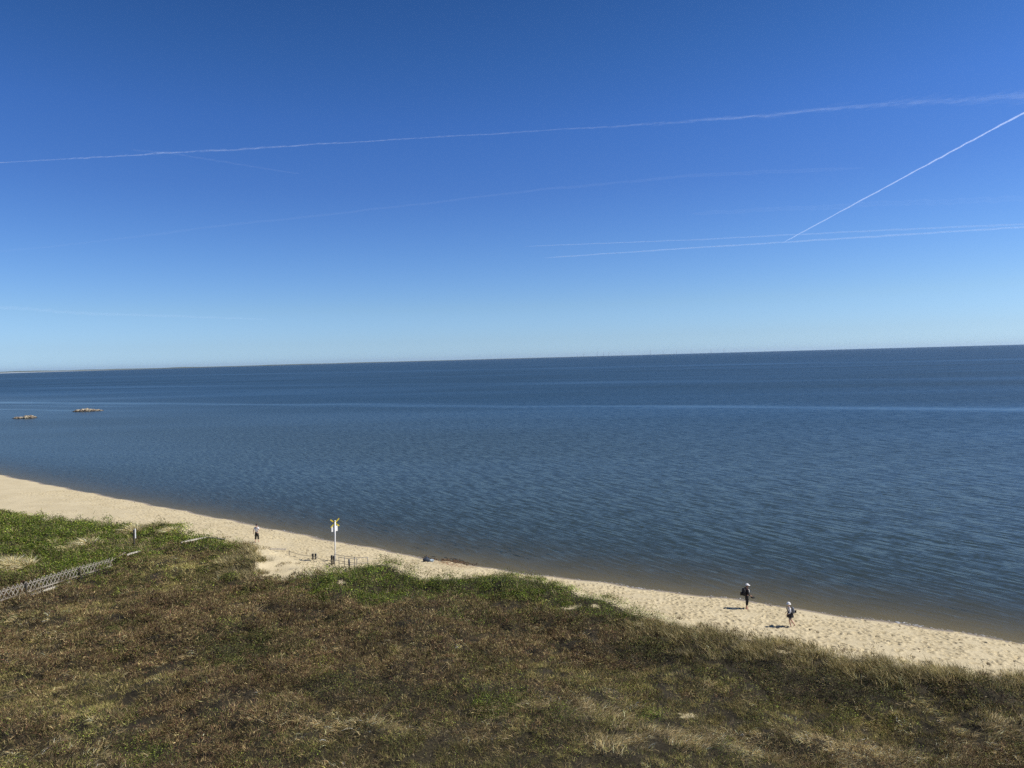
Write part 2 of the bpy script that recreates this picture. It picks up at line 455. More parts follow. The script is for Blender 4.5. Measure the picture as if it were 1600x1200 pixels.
# ------------------------------------------------------------------ sea
def geo_steps(a, b, d0, gr):
    out = [a]; d = d0
    while out[-1] < b:
        out.append(out[-1] + d); d *= gr
    return np.array(out)
sg = geo_steps(0, 33000, 1.5, 1.035)
ws = np.concatenate([-sg[:0:-1] + 30, sg + 30])
wt = geo_steps(-3.5, 33000, 0.5, 1.05)
WS, WT = np.meshgrid(ws, wt, indexing='ij')
near = np.exp(-WT / 60.0)
WTT = WT + shore_t(np.clip(WS, -380, 480)) * 1.0
WX, WY = XY(WS, WTT)
depth = -ground_z(WX, WY)
depth = np.where(WT > 20, np.maximum(depth, 0.075 * 20 + 0.0), depth)
far_w = np.clip(WT, -4, 400)
sea_me = grid_mesh('sea', WX, WY, np.zeros_like(WX), attrs={'depth': np.clip(0.075 * WT, -0.4, 9).ravel(), 'offshore': far_w.ravel()})
def sea_material():
    mt, nt, out = mat_new('sea water')
    L = nt.links.new
    geo = N_(nt, 'ShaderNodeNewGeometry')
    dep = N_(nt, 'ShaderNodeAttribute', attribute_name='depth')
    off = N_(nt, 'ShaderNodeAttribute', attribute_name='offshore')
    pos = geo.outputs['Position']
    def field(angle, sx, sy, detail, rough=0.5, dist=0.0):
        mp = N_(nt, 'ShaderNodeMapping'); mp.inputs['Rotation'].default_value = (0, 0, angle); mp.inputs['Scale'].default_value = (sx, sy, 1)
        # mapping scales first then rotates, so rotate with a node before it
        vr = N_(nt, 'ShaderNodeVectorRotate', rotation_type='Z_AXIS'); vr.inputs['Angle'].default_value = angle
        L(pos, vr.inputs['Vector'])
        mp.inputs['Rotation'].default_value = (0, 0, 0)
        L(vr.outputs[0], mp.inputs['Vector'])
        nz = N_(nt, 'ShaderNodeTexNoise'); nz.noise_dimensions = '2D'
        nz.inputs['Scale'].default_value = 1.0; nz.inputs['Detail'].default_value = detail; nz.inputs['Roughness'].default_value = rough
        nz.inputs['Distortion'].default_value = dist
        L(mp.outputs[0], nz.inputs['Vector'])
        return nz
    # after rotating by -33.5 deg the x axis lies along the travel direction of the wavelets
    A1 = R(-36); A2 = R(-28); A3 = R(-15)
    w1 = field(A1, 3.0, 0.36, 2.0, 0.55, 0.5)       # metre-long wavelets
    w2 = field(A2, 1.4, 0.18, 1.0, 0.5, 0.35)        # longer swell
    w3 = field(A3, 4.6, 1.4, 2.0, 0.6, 0.3)          # ripples
    big = field(R(8), 0.0035, 0.016, 3.0, 0.55)      # gust patches
    mid = field(R(25), 0.012, 0.05, 3.0, 0.6)
    # smooth slick line lying across the bay
    sp = N_(nt, 'ShaderNodeSeparateXYZ'); L(pos, sp.inputs[0])
    ln = math_(nt, 'ADD', sp.outputs['Y'], math_(nt, 'MULTIPLY', sp.outputs['X'], SL_K))
    ln = math_(nt, 'ADD', ln, math_(nt, 'MULTIPLY', math_(nt, 'SUBTRACT', mid.outputs['Fac'], 0.5), 26.0))
    def band(c, wdt, gain):
        q = math_(nt, 'DIVIDE', math_(nt, 'SUBTRACT', ln, c), wdt)
        return math_(nt, 'MULTIPLY', math_(nt, 'POWER', 2.718, math_(nt, 'MULTIPLY', math_(nt, 'MULTIPLY', q, q), -1.0)), gain)
    slick = math_(nt, 'ADD', band(SL_C, 8.0, 0.62), math_(nt, 'ADD', band(SL_C + 240, 26.0, 0.32), band(SL_C + 900, 120.0, 0.25)), clamp=True)
    lee = N_(nt, 'ShaderNodeMapRange', interpolation_type='SMOOTHSTEP'); lee.inputs[1].default_value = -150.0; lee.inputs[2].default_value = -215.0; L(sp.outputs['X'], lee.inputs[0])
    slick = math_(nt, 'ADD', slick, math_(nt, 'MULTIPLY', lee.outputs[0], math_(nt, 'ADD', band(SL_C - 47, 3.0, 0.6), band(SL_C - 22, 4.0, 0.35))), clamp=True)
    amp = N_(nt, 'ShaderNodeMapRange'); amp.inputs[1].default_value = 0.3; amp.inputs[2].default_value = 0.7; amp.inputs[3].default_value = 0.78; amp.inputs[4].default_value = 1.22
    L(big.outputs['Fac'], amp.inputs[0])
    am = math_(nt, 'MULTIPLY', amp.outputs[0], math_(nt, 'SUBTRACT', 1.0, slick))
    # shallows are calmer
    shal = N_(nt, 'ShaderNodeMapRange'); shal.inputs[1].default_value = 0.0; shal.inputs[2].default_value = 18.0; shal.inputs[3].default_value = 0.22; shal.inputs[4].default_value = 1.0
    L(off.outputs['Fac'], shal.inputs[0])
    am = math_(nt, 'MULTIPLY', am, shal.outputs[0])
    farr = N_(nt, 'ShaderNodeMapRange', interpolation_type='SMOOTHSTEP'); farr.inputs[1].default_value = 30.0; farr.inputs[2].default_value = 320.0; farr.inputs[3].default_value = 1.0; farr.inputs[4].default_value = 1.1
    L(off.outputs['Fac'], farr.inputs[0])
    am = math_(nt, 'MULTIPLY', am, farr.outputs[0])
    # far water: many wave trains cross inside a pixel, rougher average slope
    def sl(nz, a): return math_(nt, 'MULTIPLY', math_(nt, 'SUBTRACT', nz.outputs['Fac'], 0.5), a)
    def crest(nz, a): return math_(nt, 'MULTIPLY', math_(nt, 'SUBTRACT', math_(nt, 'MULTIPLY', math_(nt, 'POWER', nz.outputs['Fac'], 3.0), 4.0), 0.58), a * 0.45)
    sa, sb, sd = crest(w1, WAVE[0]), crest(w2, WAVE[1]), sl(w3, WAVE[2])
    def comb(parts):
        v = parts[0]
        for p in parts[1:]: v = math_(nt, 'ADD', v, p)
        return math_(nt, 'MULTIPLY', v, am)
    nx = comb([math_(nt, 'MULTIPLY', sa, math.cos(-A1)), math_(nt, 'MULTIPLY', sb, math.cos(-A2)), math_(nt, 'MULTIPLY', sd, math.cos(-A3))])
    ny = comb([math_(nt, 'MULTIPLY', sa, math.sin(-A1)), math_(nt, 'MULTIPLY', sb, math.sin(-A2)), math_(nt, 'MULTIPLY', sl(field(A3 + 1.3, 2.2, 1.3, 2.0), WAVE[2]), 0.8)])
    cb = N_(nt, 'ShaderNodeCombineXYZ'); L(nx, cb.inputs[0]); L(ny, cb.inputs[1]); cb.inputs[2].default_value = 1.0
    nr = N_(nt, 'ShaderNodeVectorMath', operation='NORMALIZE'); L(cb.outputs[0], nr.inputs[0])
    fr = N_(nt, 'ShaderNodeFresnel'); fr.inputs['IOR'].default_value = 1.333; L(nr.outputs[0], fr.inputs['Normal'])
    body = N_(nt, 'ShaderNodeBsdfPrincipled'); body.inputs['IOR'].default_value = 1.333; body.inputs['Specular IOR Level'].default_value = 0.42; L(nr.outputs[0], body.inputs['Normal'])
    rgh = N_(nt, 'ShaderNodeMapRange'); rgh.inputs[1].default_value = 5.0; rgh.inputs[2].default_value = 260.0; rgh.inputs[3].default_value = 0.26; rgh.inputs[4].default_value = 0.40
    L(off.outputs['Fac'], rgh.inputs[0])
    L(math_(nt, 'MULTIPLY', rgh.outputs[0], math_(nt, 'SUBTRACT', math_(nt, 'MULTIPLY_ADD', amp.outputs[0], 0.5, 0.5), math_(nt, 'MULTIPLY', slick, 0.45))), body.inputs['Roughness'])
    cr = N_(nt, 'ShaderNodeMix', data_type='RGBA')
    dmid = N_(nt, 'ShaderNodeMapRange', interpolation_type='SMOOTHSTEP'); dmid.inputs[1].default_value = 12.0; dmid.inputs[2].default_value = 190.0
    L(off.outputs['Fac'], dmid.inputs[0])
    L(dmid.outputs[0], cr.inputs[0]); cr.inputs[6].default_value = (0.032, 0.046, 0.036, 1); cr.inputs[7].default_value = (0.015, 0.038, 0.058, 1)
    L(cr.outputs[2], body.inputs['Base Color'])
    tr = N_(nt, 'ShaderNodeBsdfTransparent'); tr.inputs['Color'].default_value = (0.86, 0.89, 0.87, 1)
    dd = math_(nt, 'ADD', dep.outputs['Fac'], math_(nt, 'MULTIPLY', math_(nt, 'SUBTRACT', mid.outputs['Fac'], 0.5), 0.25))
    opa = math_(nt, 'SUBTRACT', 1.0, math_(nt, 'POWER', 2.718, math_(nt, 'MULTIPLY', math_(nt, 'MAXIMUM', dd, 0.0), -1.5)))
    opa = math_(nt, 'ADD', opa, math_(nt, 'MULTIPLY', fr.outputs[0], math_(nt, 'SUBTRACT', 1.0, opa)), clamp=True)
    mxb = N_(nt, 'ShaderNodeMixShader'); L(opa, mxb.inputs[0]); L(tr.outputs[0], mxb.inputs[1]); L(body.outputs[0], mxb.inputs[2])
    L(mxb.outputs[0], out.inputs['Surface'])
    return mt
SL_K, SL_C = 0.50, 264.0
WAVE = (0.62, 0.22, 0.32)
sea = link('sea', sea_me, sea_material())
tag(sea, 'calm blue sea with small wind ripples reaching the horizon', 'sea', kind='structure')

# ------------------------------------------------------------------ far coast across the water
def far_coast():
    # low dune coast: pale blue foot painted for the bright mirage gap, dark heath on top; real ridge 300 m deep
    n = 260
    a0, a1 = R(-52), R(13)
    V = []; pale = []
    for i in range(n):
        f = i / (n - 1)
        an = a0 + (a1 - a0) * f
        D = 9500 + 9500 * f
        h = 33 * (1 - 0.72 * f) * (0.72 + 0.55 * float(fbm(np.array([f * 26.0]), np.array([0.5]), 3, 3)[0])) * min(1, (1 - f) * 6)
        h = max(h, 5.0)
        beach = 12 * max(0.0, 1 - f * 2.6)  # height of the strip coloured like the sky in the mirage gap
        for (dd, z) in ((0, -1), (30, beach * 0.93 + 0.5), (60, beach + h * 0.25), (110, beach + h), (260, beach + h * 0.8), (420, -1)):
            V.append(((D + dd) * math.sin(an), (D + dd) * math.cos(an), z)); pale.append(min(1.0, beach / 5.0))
    k = 6
    q = []
    for i in range(n - 1):
        for j in range(k - 1):
            q.append((i * k + j, (i + 1) * k + j, (i + 1) * k + j + 1, i * k + j + 1))
    V = np.array(V); q = np.array(q)
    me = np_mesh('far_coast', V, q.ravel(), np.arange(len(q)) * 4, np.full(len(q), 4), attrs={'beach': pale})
    mt, nt, out = mat_new('far dune coast')
    geo = N_(nt, 'ShaderNodeNewGeometry'); sp = N_(nt, 'ShaderNodeSeparateXYZ'); nt.links.new(geo.outputs['Position'], sp.inputs[0])
    nz = N_(nt, 'ShaderNodeTexNoise', i_Scale=0.004, i_Detail=4.0); nt.links.new(geo.outputs['Position'], nz.inputs['Vector'])
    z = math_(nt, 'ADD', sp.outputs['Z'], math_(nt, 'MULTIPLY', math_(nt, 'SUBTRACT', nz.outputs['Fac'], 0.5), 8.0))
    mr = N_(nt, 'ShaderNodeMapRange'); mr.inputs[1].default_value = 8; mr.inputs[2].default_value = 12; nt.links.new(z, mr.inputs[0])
    mc = N_(nt, 'ShaderNodeMix', data_type='RGBA'); bt = N_(nt, 'ShaderNodeAttribute', attribute_name='beach'); nt.links.new(math_(nt, 'SUBTRACT', 1.0, math_(nt, 'MULTIPLY', math_(nt, 'SUBTRACT', 1.0, mr.outputs[0]), bt.outputs['Fac'])), mc.inputs[0])  # attribute masks the painted mirage strip along the foot
    mc.inputs[6].default_value = (0.30, 0.35, 0.40, 1); mc.inputs[7].default_value = (0.06, 0.075, 0.06, 1)  # sky glow of the mirage painted on the foot, dark heath above
    b = N_(nt, 'ShaderNodeBsdfPrincipled'); b.inputs['Roughness'].default_value = 0.9; nt.links.new(mc.outputs[2], b.inputs['Base Color'])
    nt.links.new(b.outputs[0], out.inputs['Surface'])
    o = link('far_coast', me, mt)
    tag(o, 'thin low coastline with a pale foot painted as mirage gap on the left horizon', 'coast', kind='structure')
far_coast()

# ------------------------------------------------------------------ contrails: real tubes of thin cloud 9 km up
def contrail(pts, widths, taus, label, alt=9000.0, seed=1, seg=220, wisp=0, fray=0.35):
    pts = np.array([at(px, py, alt) for px, py in pts])
    cum = np.concatenate([[0], np.cumsum(np.linalg.norm(np.diff(pts, axis=0), axis=1))])
    # even spacing as seen along the line
    f = np.linspace(0, 1, seg)
    src = np.linspace(0, 1, len(pts))
    P = np.stack([np.interp(f, src, pts[:, i]) for i in range(3)], 1)
    for _ in range(12):
        P[1:-1] = 0.25 * P[:-2] + 0.5 * P[1:-1] + 0.25 * P[2:]
    w = np.interp(f, src, widths)
    rr = np.random.default_rng(seed)
    dist = np.linalg.norm(P - np.array([0, 0, CAM_H]), axis=1)
    lump = 1 + fray * fbm(f * 60, f * 0 + seed, seed, 3)
    rad = np.maximum(w / 2 / FPX * dist * lump, 20)
    rad *= np.clip(np.minimum(f, 1 - f) * 25 + 0.15, 0, 1)
    wob = fbm(f * 45, f * 0 + 4 + seed, seed + 9, 2)
    P = P + np.stack([0 * f, 0 * f, wob * rad * 0.8], 1)
    bm = bmesh.new()
    if not wisp:
        tube(bm, [tuple(p) for p in P], list(rad), n=10)
    else:
        # frayed trail: a loose rope of short overlapping filaments
        tube(bm, [tuple(p) for p in P], list(rad * 0.5), n=8)
        D = P[-1] - P[0]; D = D / np.linalg.norm(D)
        n = wisp
        for k in range(n):
            i = int((k + rr.random()) / n * (seg - 1))
            r_ = rad[i]
            spread = min(1.0, w[i] / 10)
            c = P[i] + np.array([rr.normal() * 0.3, rr.normal() * 0.3, rr.normal() * 0.55]) * r_ * (0.3 + spread)
            Lw = r_ * rr.uniform(2.0, 6)
            dv = D + np.array([0, rr.normal() * 0.05, rr.normal(0.10, 0.16) * spread]); dv /= np.linalg.norm(dv)
            q = r_ * rr.uniform(0.3, 0.75)
            tube(bm, [tuple(c + dv * Lw * u) for u in (-1, -0.5, 0, 0.5, 1)], [q * 0.05, q * 0.7, q, q * 0.7, q * 0.05], n=7)
    mt, nt, out = mat_new('thin ice cloud')
    L = nt.links.new
    geo = N_(nt, 'ShaderNodeNewGeometry')
    nz = N_(nt, 'ShaderNodeTexNoise', i_Scale=1.0 / (float(np.median(rad)) * 3.0), i_Detail=4.0); L(geo.outputs['Position'], nz.inputs['Vector'])
    lw = N_(nt, 'ShaderNodeLayerWeight'); lw.inputs['Blend'].default_value = 0.5
    thick = math_(nt, 'POWER', math_(nt, 'SUBTRACT', 1.0, lw.outputs['Facing']), 0.8)
    al = math_(nt, 'MULTIPLY', math_(nt, 'MULTIPLY', thick, math_(nt, 'MULTIPLY_ADD', nz.outputs['Fac'], 1.6, 0.2)), taus, clamp=True)
    if wisp:                                              # the older, right-hand end has thinned out
        spx = N_(nt, 'ShaderNodeSeparateXYZ'); L(geo.outputs['Position'], spx.inputs[0])
        th = N_(nt, 'ShaderNodeMapRange'); th.inputs[1].default_value = -18000; th.inputs[2].default_value = 16000; th.inputs[3].default_value = 1.9; th.inputs[4].default_value = 0.45; L(spx.outputs['X'], th.inputs[0])
        al = math_(nt, 'MULTIPLY', al, th.outputs[0], clamp=True)
    df = N_(nt, 'ShaderNodeBsdfDiffuse'); tl = N_(nt, 'ShaderNodeBsdfTranslucent'); tr = N_(nt, 'ShaderNodeBsdfTransparent')
    df.inputs['Color'].default_value = (0.85, 0.86, 0.88, 1); tl.inputs['Color'].default_value = (0.85, 0.86, 0.88, 1)
    m1 = N_(nt, 'ShaderNodeAddShader'); L(df.outputs[0], m1.inputs[0]); L(tl.outputs[0], m1.inputs[1])
    m2 = N_(nt, 'ShaderNodeMixShader'); L(al, m2.inputs[0]); L(tr.outputs[0], m2.inputs[1]); L(m1.outputs[0], m2.inputs[2])
    L(m2.outputs[0], out.inputs['Surface'])
    o = build(bm, 'contrail', mt, smooth=True)
    tag(o, label, 'contrail', 'vapour trails across the sky')
    return o
contrail([(-90, 260), (0, 254), (270, 239), (540, 223), (800, 207), (1130, 186), (1350, 165), (1600, 150), (1700, 146)],
         [1.8, 2.0, 3.6, 2.6, 2.6, 4.6, 6.5, 9, 10], 0.014, 'longest vapour trail, spanning the whole sky and fraying wider to the right', seed=3, seg=420, wisp=760)
contrail([(1222, 380), (1410, 278), (1600, 176), (1690, 128)], [1.2, 2.0, 2.4, 2.6], 0.19, 'bright steep vapour trail climbing to the right edge', seed=5)
contrail([(820, 385), (1100, 374), (1350, 361), (1700, 346)], [1.2, 1.6, 2.0, 2.2], 0.075, 'upper of two thin parallel low vapour trails on the right', seed=6)
contrail([(850, 403), (1040, 390), (1220, 379), (1420, 366), (1700, 348.5)], [1.2, 1.8, 2.0, 2.2, 2.2], 0.09, 'lower of two thin parallel low vapour trails on the right', seed=7)
contrail([(-90, 403), (0, 393), (130, 380), (320, 356), (620, 323), (860, 295), (1100, 273), (1350, 262)], [2.2, 2.4, 2.2, 3.2, 3.2, 3.2, 5, 6], 0.013,
         'faint long vapour trail below the longest one', seed=8, seg=300)
contrail([(205, 234), (265, 239), (400, 261), (470, 272)], [1.8, 2.0, 2.0, 1.5], 0.016, 'short faint vapour trail crossing the longest one on the left', seed=9)
contrail([(1080, 334), (1300, 322), (1500, 314), (1700, 306)], [5, 7, 7, 8], 0.012, 'wide blurred vapour trail above the parallel pair', seed=10)
contrail([(-90, 474), (0, 480), (120, 489), (300, 495), (420, 499)], [4, 5, 4, 3, 2], 0.02, 'pale broad vapour streak low over the far coast', seed=11)

# ------------------------------------------------------------------ wind turbines far out
M_TURB = simple('grey turbine paint', (0.42, 0.43, 0.45), 0.5, 0.03, 0.02)
def turbine():
    root = empty('wind_turbine', (0, 0, 0))
    bm = bmesh.new(); tube(bm, [(0, 0, -1), (0, 0, 45), (0, 0, 90)], [3.6, 3.0, 2.2], 10); build(bm, 'tower', M_TURB, root, True)
    bm = bmesh.new(); bar(bm, (0, 5, 92), (0, -6, 92), 4.2, 4.2, bev=0.6); build(bm, 'nacelle', M_TURB, root)
    rot = bmesh.new(); tube(rot, [(0, -6, 92), (0, -8, 92), (0, -9.5, 92)], [2.2, 1.8, 0.4], 10); hub = build(rot, 'hub', M_TURB, root, True)
    for k in range(3):
        an = 2 * math.pi * k / 3 + 0.3
        d = Vector((math.sin(an), 0, math.cos(an)))
        b_ = bmesh.new()
        tube(b_, [Vector((0, -8, 92)) + d * q for q in (1, 8, 24, 48)], [1.1, 1.9, 1.3, 0.3], 6)
        build(b_, 'blade', M_TURB, hub, True)
    return root
def copy_tree(o, parent=None):
    c = o.copy(); C.objects.link(c); c.parent = parent
    for ch in list(o.children): copy_tree(ch, c)
    return c
turb0 = turbine()
TURBS = [(902, 0.62), (912, 0.8), (933, 1.0), (943, 0.85), (951, 0.85), (972, 0.8), (1016, 1.05), (1036, 0.8), (1057, 0.85), (1080, 0.75), (1111, 0.8), (1131, 0.95)]
for i, (px, sc_) in enumerate(TURBS):
    o = turb0 if i == 0 else copy_tree(turb0)
    d = ray(px, 555 - 0.0275 * (px - 900)); d = d / np.hypot(d[0], d[1])
    D = 17000
    o.location = (d[0] * D, d[1] * D, 0); o.scale = (sc_,) * 3
    o.rotation_euler = (0, 0, 0.3)
    tag(o, 'tiny hazy wind turbine far out on the middle of the horizon', 'wind turbine', 'distant wind turbines on the horizon')

# ------------------------------------------------------------------ rock islets
M_ROCK = simple('weathered stone', (0.20, 0.155, 0.11), 0.85, 0.28, 1.3, bump=0.6)
M_ROCKP = simple('pale crusted stone', (0.33, 0.285, 0.20), 0.85, 0.2, 1.6, bump=0.6)
M_WEED = simple('wet weedy stone', (0.05, 0.042, 0.03), 0.5, 0.3, 2.0, bump=0.5)
def islet(loc, length, depth_, n, label, seed, hump):
    root = empty('rock_islet', loc, 0.10, label, 'rocks')
    rr = random.Random(seed)
    bm = bmesh.new()
    for k in range(int(n * 1.1)):
        x = rr.uniform(-0.5, 0.5) * length
        w = math.sqrt(max(0.05, 1 - (2 * x / length) ** 2))
        blob(bm, (x, rr.uniform(-0.5, 0.5) * depth_ * w, 0.0), (rr.uniform(.5, .9), rr.uniform(.5, .8), rr.uniform(.2, .42)), rr.random() * 999, 0.25, 2, rr.random() * 3)
    build(bm, 'rock_base', M_WEED, root)
    for k in range(n):
        f = (k + rr.random()) / n - 0.5
        x = f * length * 0.92
        w = math.sqrt(max(0.05, 1 - (2 * x / length) ** 2))
        bm = bmesh.new()
        s = rr.uniform(0.22, 0.62) * (0.6 + 0.6 * w)
        zc = hump(f) * rr.uniform(0.5, 1.0)
        blob(bm, (x, rr.uniform(-0.35, 0.35) * depth_ * w, zc * 0.55), (s * rr.uniform(1.0, 1.7), s, 0.18 + zc * rr.uniform(0.3, 0.5)), rr.random() * 999, 0.28, 2, rr.random() * 3)
        build(bm, 'boulder', M_ROCKP if rr.random() < 0.5 else M_ROCK, root)
p = at(138, 642.5, 0); islet((p[0], p[1], 0), 11.6, 5.0, 70, 'longer pale rock islet in the sea, the right one of two', 5, lambda f: 1.15 - 1.3 * abs(f + 0.12))
p = at(39, 653.5, 0); islet((p[0], p[1], 0), 7.6, 3.5, 44, 'smaller brown rock islet in the sea, the left one of two', 9, lambda f: 0.5 + (0.5 if f > 0.05 else 0) - 0.9 * max(0, f - 0.25) * 2)

# ------------------------------------------------------------------ plants on the dunes
def lin(r, g, b):
    f = lambda c: (c / 255) / 12.92 if c / 255 <= 0.04045 else ((c / 255 + 0.055) / 1.055) ** 2.4
    return np.array([f(r), f(g), f(b)])

PATCH = []   # (species, centre, inverse axes, weight)
def patch(sp, px, py, rx, ry, wgt=1.0):
    g = gat(px, py)
    c, ax, ay = px_ellipse(px, py, rx, ry, g[2])
    PATCH.append((sp, c, np.linalg.inv(np.stack([ax, ay], 1)), wgt))
# G rose thicket, M marram, S straw, D dark crowberry, H heather, O olive grass
for a in [('G', 30, 830, 110, 42, 6), ('G', 120, 838, 80, 30, 5), ('G', 40, 880, 60, 24, 2.5), ('G', 290, 836, 34, 14, 6), ('G', 250, 828, 40, 12, 3.5), ('G', 200, 842, 50, 14, 2.6), ('G', 110, 880, 60, 22, 1.6),
          ('D', 100, 905, 70, 14, 1.2), ('D', 30, 915, 50, 14, 1.2), ('M', 225, 828, 50, 9, 2.2), ('M', 150, 850, 50, 14, 4.0), ('M', 105, 862, 30, 9, 3.0), ('M', 25, 885, 40, 14, 4.5), ('M', 255, 836, 30, 8, 1.6), ('M', 205, 850, 30, 10, 2.5), ('H', 215, 845, 14, 6, 3),
          ('G', 345, 853, 36, 9, 3), ('M', 395, 862, 40, 14, 3), ('M', 375, 890, 40, 18, 2.0), ('M', 425, 874, 20, 9, 2.0),
          ('G', 600, 900, 90, 20, 6), ('G', 520, 906, 40, 12, 3.5), ('G', 690, 915, 50, 14, 4), ('G', 800, 912, 70, 16, 5), ('G', 890, 922, 60, 14, 4), ('G', 960, 950, 60, 10, 4.0), ('G', 1010, 968, 50, 8, 3.4), ('G', 1090, 985, 40, 6, 1.6),
          ('G', 700, 968, 60, 12, 3.0), ('G', 640, 940, 60, 12, 3.0), ('G', 560, 935, 50, 10, 2.2), ('G', 480, 930, 40, 10, 1.8), ('G', 780, 1098, 45, 28, 3.6), ('G', 880, 1130, 34, 12, 2.4), ('G', 238, 1185, 50, 20, 5.0), ('G', 1025, 1125, 26, 12, 2.2), ('G', 1130, 1180, 16, 12, 2.2), ('G', 690, 1000, 30, 10, 1.5), ('G', 500, 985, 40, 10, 1.6),
          ('D', 380, 1020, 60, 28, 6.0), ('G', 385, 1030, 40, 16, 2.5), ('D', 520, 1075, 40, 16, 4.0), ('D', 640, 1085, 60, 14, 4.0), ('D', 470, 1010, 50, 12, 2.0), ('D', 90, 1010, 40, 10, 1.6), ('D', 200, 1160, 50, 10, 1.6), ('D', 1070, 1180, 50, 12, 3.0), ('D', 1440, 1160, 40, 16, 2.5), ('D', 740, 965, 70, 14, 1.3), ('D', 930, 982, 80, 12, 1.5), ('D', 790, 990, 60, 14, 1.0),
          ('D', 1010, 1020, 120, 16, 2.6), ('D', 1150, 1050, 90, 18, 2.6), ('D', 1340, 1085, 130, 22, 3.0), ('D', 1540, 1090, 80, 18, 3.0), ('D', 1240, 1075, 90, 16, 1.8), ('D', 860, 1170, 60, 14, 1.2), ('D', 1090, 1110, 50, 9, 1.8), ('D', 1180, 980, 60, 8, 1.0),
          ('M', 1080, 990, 90, 16, 3.0), ('M', 1220, 1016, 90, 14, 3.5), ('M', 1350, 1036, 90, 14, 4), ('M', 1480, 1052, 90, 18, 4.5), ('M', 1590, 1066, 60, 20, 4), ('M', 1130, 1020, 60, 14, 1.6), ('M', 1000, 975, 50, 10, 1.4), ('M', 1420, 1068, 90, 12, 1.6),
          ('H', 300, 960, 170, 40, 2.0), ('H', 560, 990, 160, 46, 2.6), ('H', 690, 960, 80, 20, 2.0), ('H', 470, 960, 60, 24, 1.6), ('H', 620, 1050, 150, 34, 2.0), ('H', 880, 1010, 120, 24, 1.3), ('H', 330, 1110, 150, 40, 1.0), ('H', 620, 1130, 160, 40, 0.8), ('H', 200, 1010, 110, 34, 1.2), ('H', 520, 940, 60, 20, 1.2),
          ('S', 870, 1105, 110, 22, 1.9), ('S', 1110, 1160, 130, 28, 2.4), ('S', 1350, 1175, 80, 24, 2.6), ('S', 1540, 1150, 80, 30, 2.0), ('S', 540, 1135, 70, 18, 2.2), ('S', 740, 1150, 60, 14, 1.5), ('S', 980, 1165, 70, 20, 1.6), ('S', 60, 990, 80, 40, 0.8), ('S', 120, 1190, 100, 14, 1.0), ('S', 640, 955, 60, 8, 0.5), ('S', 720, 930, 50, 6, 0.6), ('S', 1180, 1090, 120, 18, 0.8),
          ('O', 400, 985, 300, 60, 0.5), ('O', 1000, 1070, 260, 40, 1.0), ('O', 150, 1120, 200, 50, 0.9), ('O', 760, 945, 90, 14, 1.2), ('O', 320, 900, 90, 22, 1.4), ('O', 240, 925, 90, 16, 1.0), ('O', 1400, 1135, 220, 34, 2.4), ('S', 1450, 1120, 160, 24, 1.0), ('O', 1150, 1120, 160, 30, 1.6), ('H', 1250, 1100, 80, 16, 1.0), ('O', 900, 1060, 160, 20, 1.2), ('H', 1500, 1090, 60, 12, 1.6), ('O', 1000, 1190, 300, 20, 1.5), ('S', 1250, 1195, 160, 16, 1.2)]:
    patch(*a)

def density_points(n_try, lo_s, hi_s, lo_t, hi_t, dens):
    s = rng.uniform(lo_s, hi_s, n_try); t = rng.uniform(lo_t, hi_t, n_try)
    x, y = XY(s, t)
    z = ground_z(x, y)
    px, py, f = project(x, y, z + 0.2)
    d = np.hypot(x, y)
    # the ground the photo can see, with a margin on every side for other viewpoints
    ok = (px > -420) & (px < 2020) & (py < 1420) & (y > 8)
    margin = np.where((px < -60) | (px > 1660) | (py > 1240), 0.5, 1.0)
    e = edge_t(s) - t
    p = dens(d) * margin
    ok &= e > -0.35 + 0.5 * vnoise(s * 0.8, t * 0.8, 41)
    ok &= rng.random(n_try) < p
    ok &= (e > 1.3) | (rng.random(n_try) < 0.30 + 0.45 * np.clip(e, 0, 1.3) + 1.1 * vnoise(s * 1.4, t * 1.4, 48))
    pm = path_mask(x, y); bmk = bare_mask(x, y)
    ok &= (fbm(x * 0.9, y * 0.9, 47, 2) + 0.18 * rng.random(n_try)) > -0.30
    ok &= rng.random(n_try) > np.clip(pm * 3.2 - 0.20 + 0.5 * vnoise(x * 1.2, y * 1.2, 44), 0, 0.985)
    ok &= rng.random(n_try) > np.clip(bmk * 1.5 - 0.25 + 0.9 * vnoise(x * 2.2, y * 2.2, 45), 0, 0.97)
    return x[ok], y[ok], z[ok], d[ok], e[ok], s[ok], t[ok]

def species_weights(x, y, s, t, e):
    n1 = fbm(x * 0.22, y * 0.22, 61, 3); n2 = fbm(x * 0.5, y * 0.5, 71, 2); n3 = fbm(x * 0.35, y * 0.35, 81, 2)
    W = {'H': 0.75 + 1.3 * n1, 'O': 0.75 - 1.0 * n1 + 0.8 * n2, 'S': 0.16 + 0.7 * n3, 'D': 0.16 - 0.7 * n2, 'G': 0.04 + 0.0 * n1, 'M': 0.05 + 0.0 * n1}
    for k in W: W[k] = np.clip(W[k], 0.01, None)
    for sp, c, Mi, wg in PATCH:
        u = Mi[0, 0] * (x - c[0]) + Mi[0, 1] * (y - c[1]); w = Mi[1, 0] * (x - c[0]) + Mi[1, 1] * (y - c[1])
        W[sp] = W[sp] + wg * np.exp(-(u * u + w * w) * 1.1)
    keys = list(W)
    A = np.stack([W[k] for k in keys], 1) ** 2.0
    A /= A.sum(1, keepdims=True)
    r = rng.random(len(x))
    idx = (A.cumsum(1) < r[:, None]).sum(1).clip(0, len(keys) - 1)
    return np.array(keys)[idx]

def unit(v): return v / np.maximum(np.linalg.norm(v, axis=-1, keepdims=True), 1e-9)

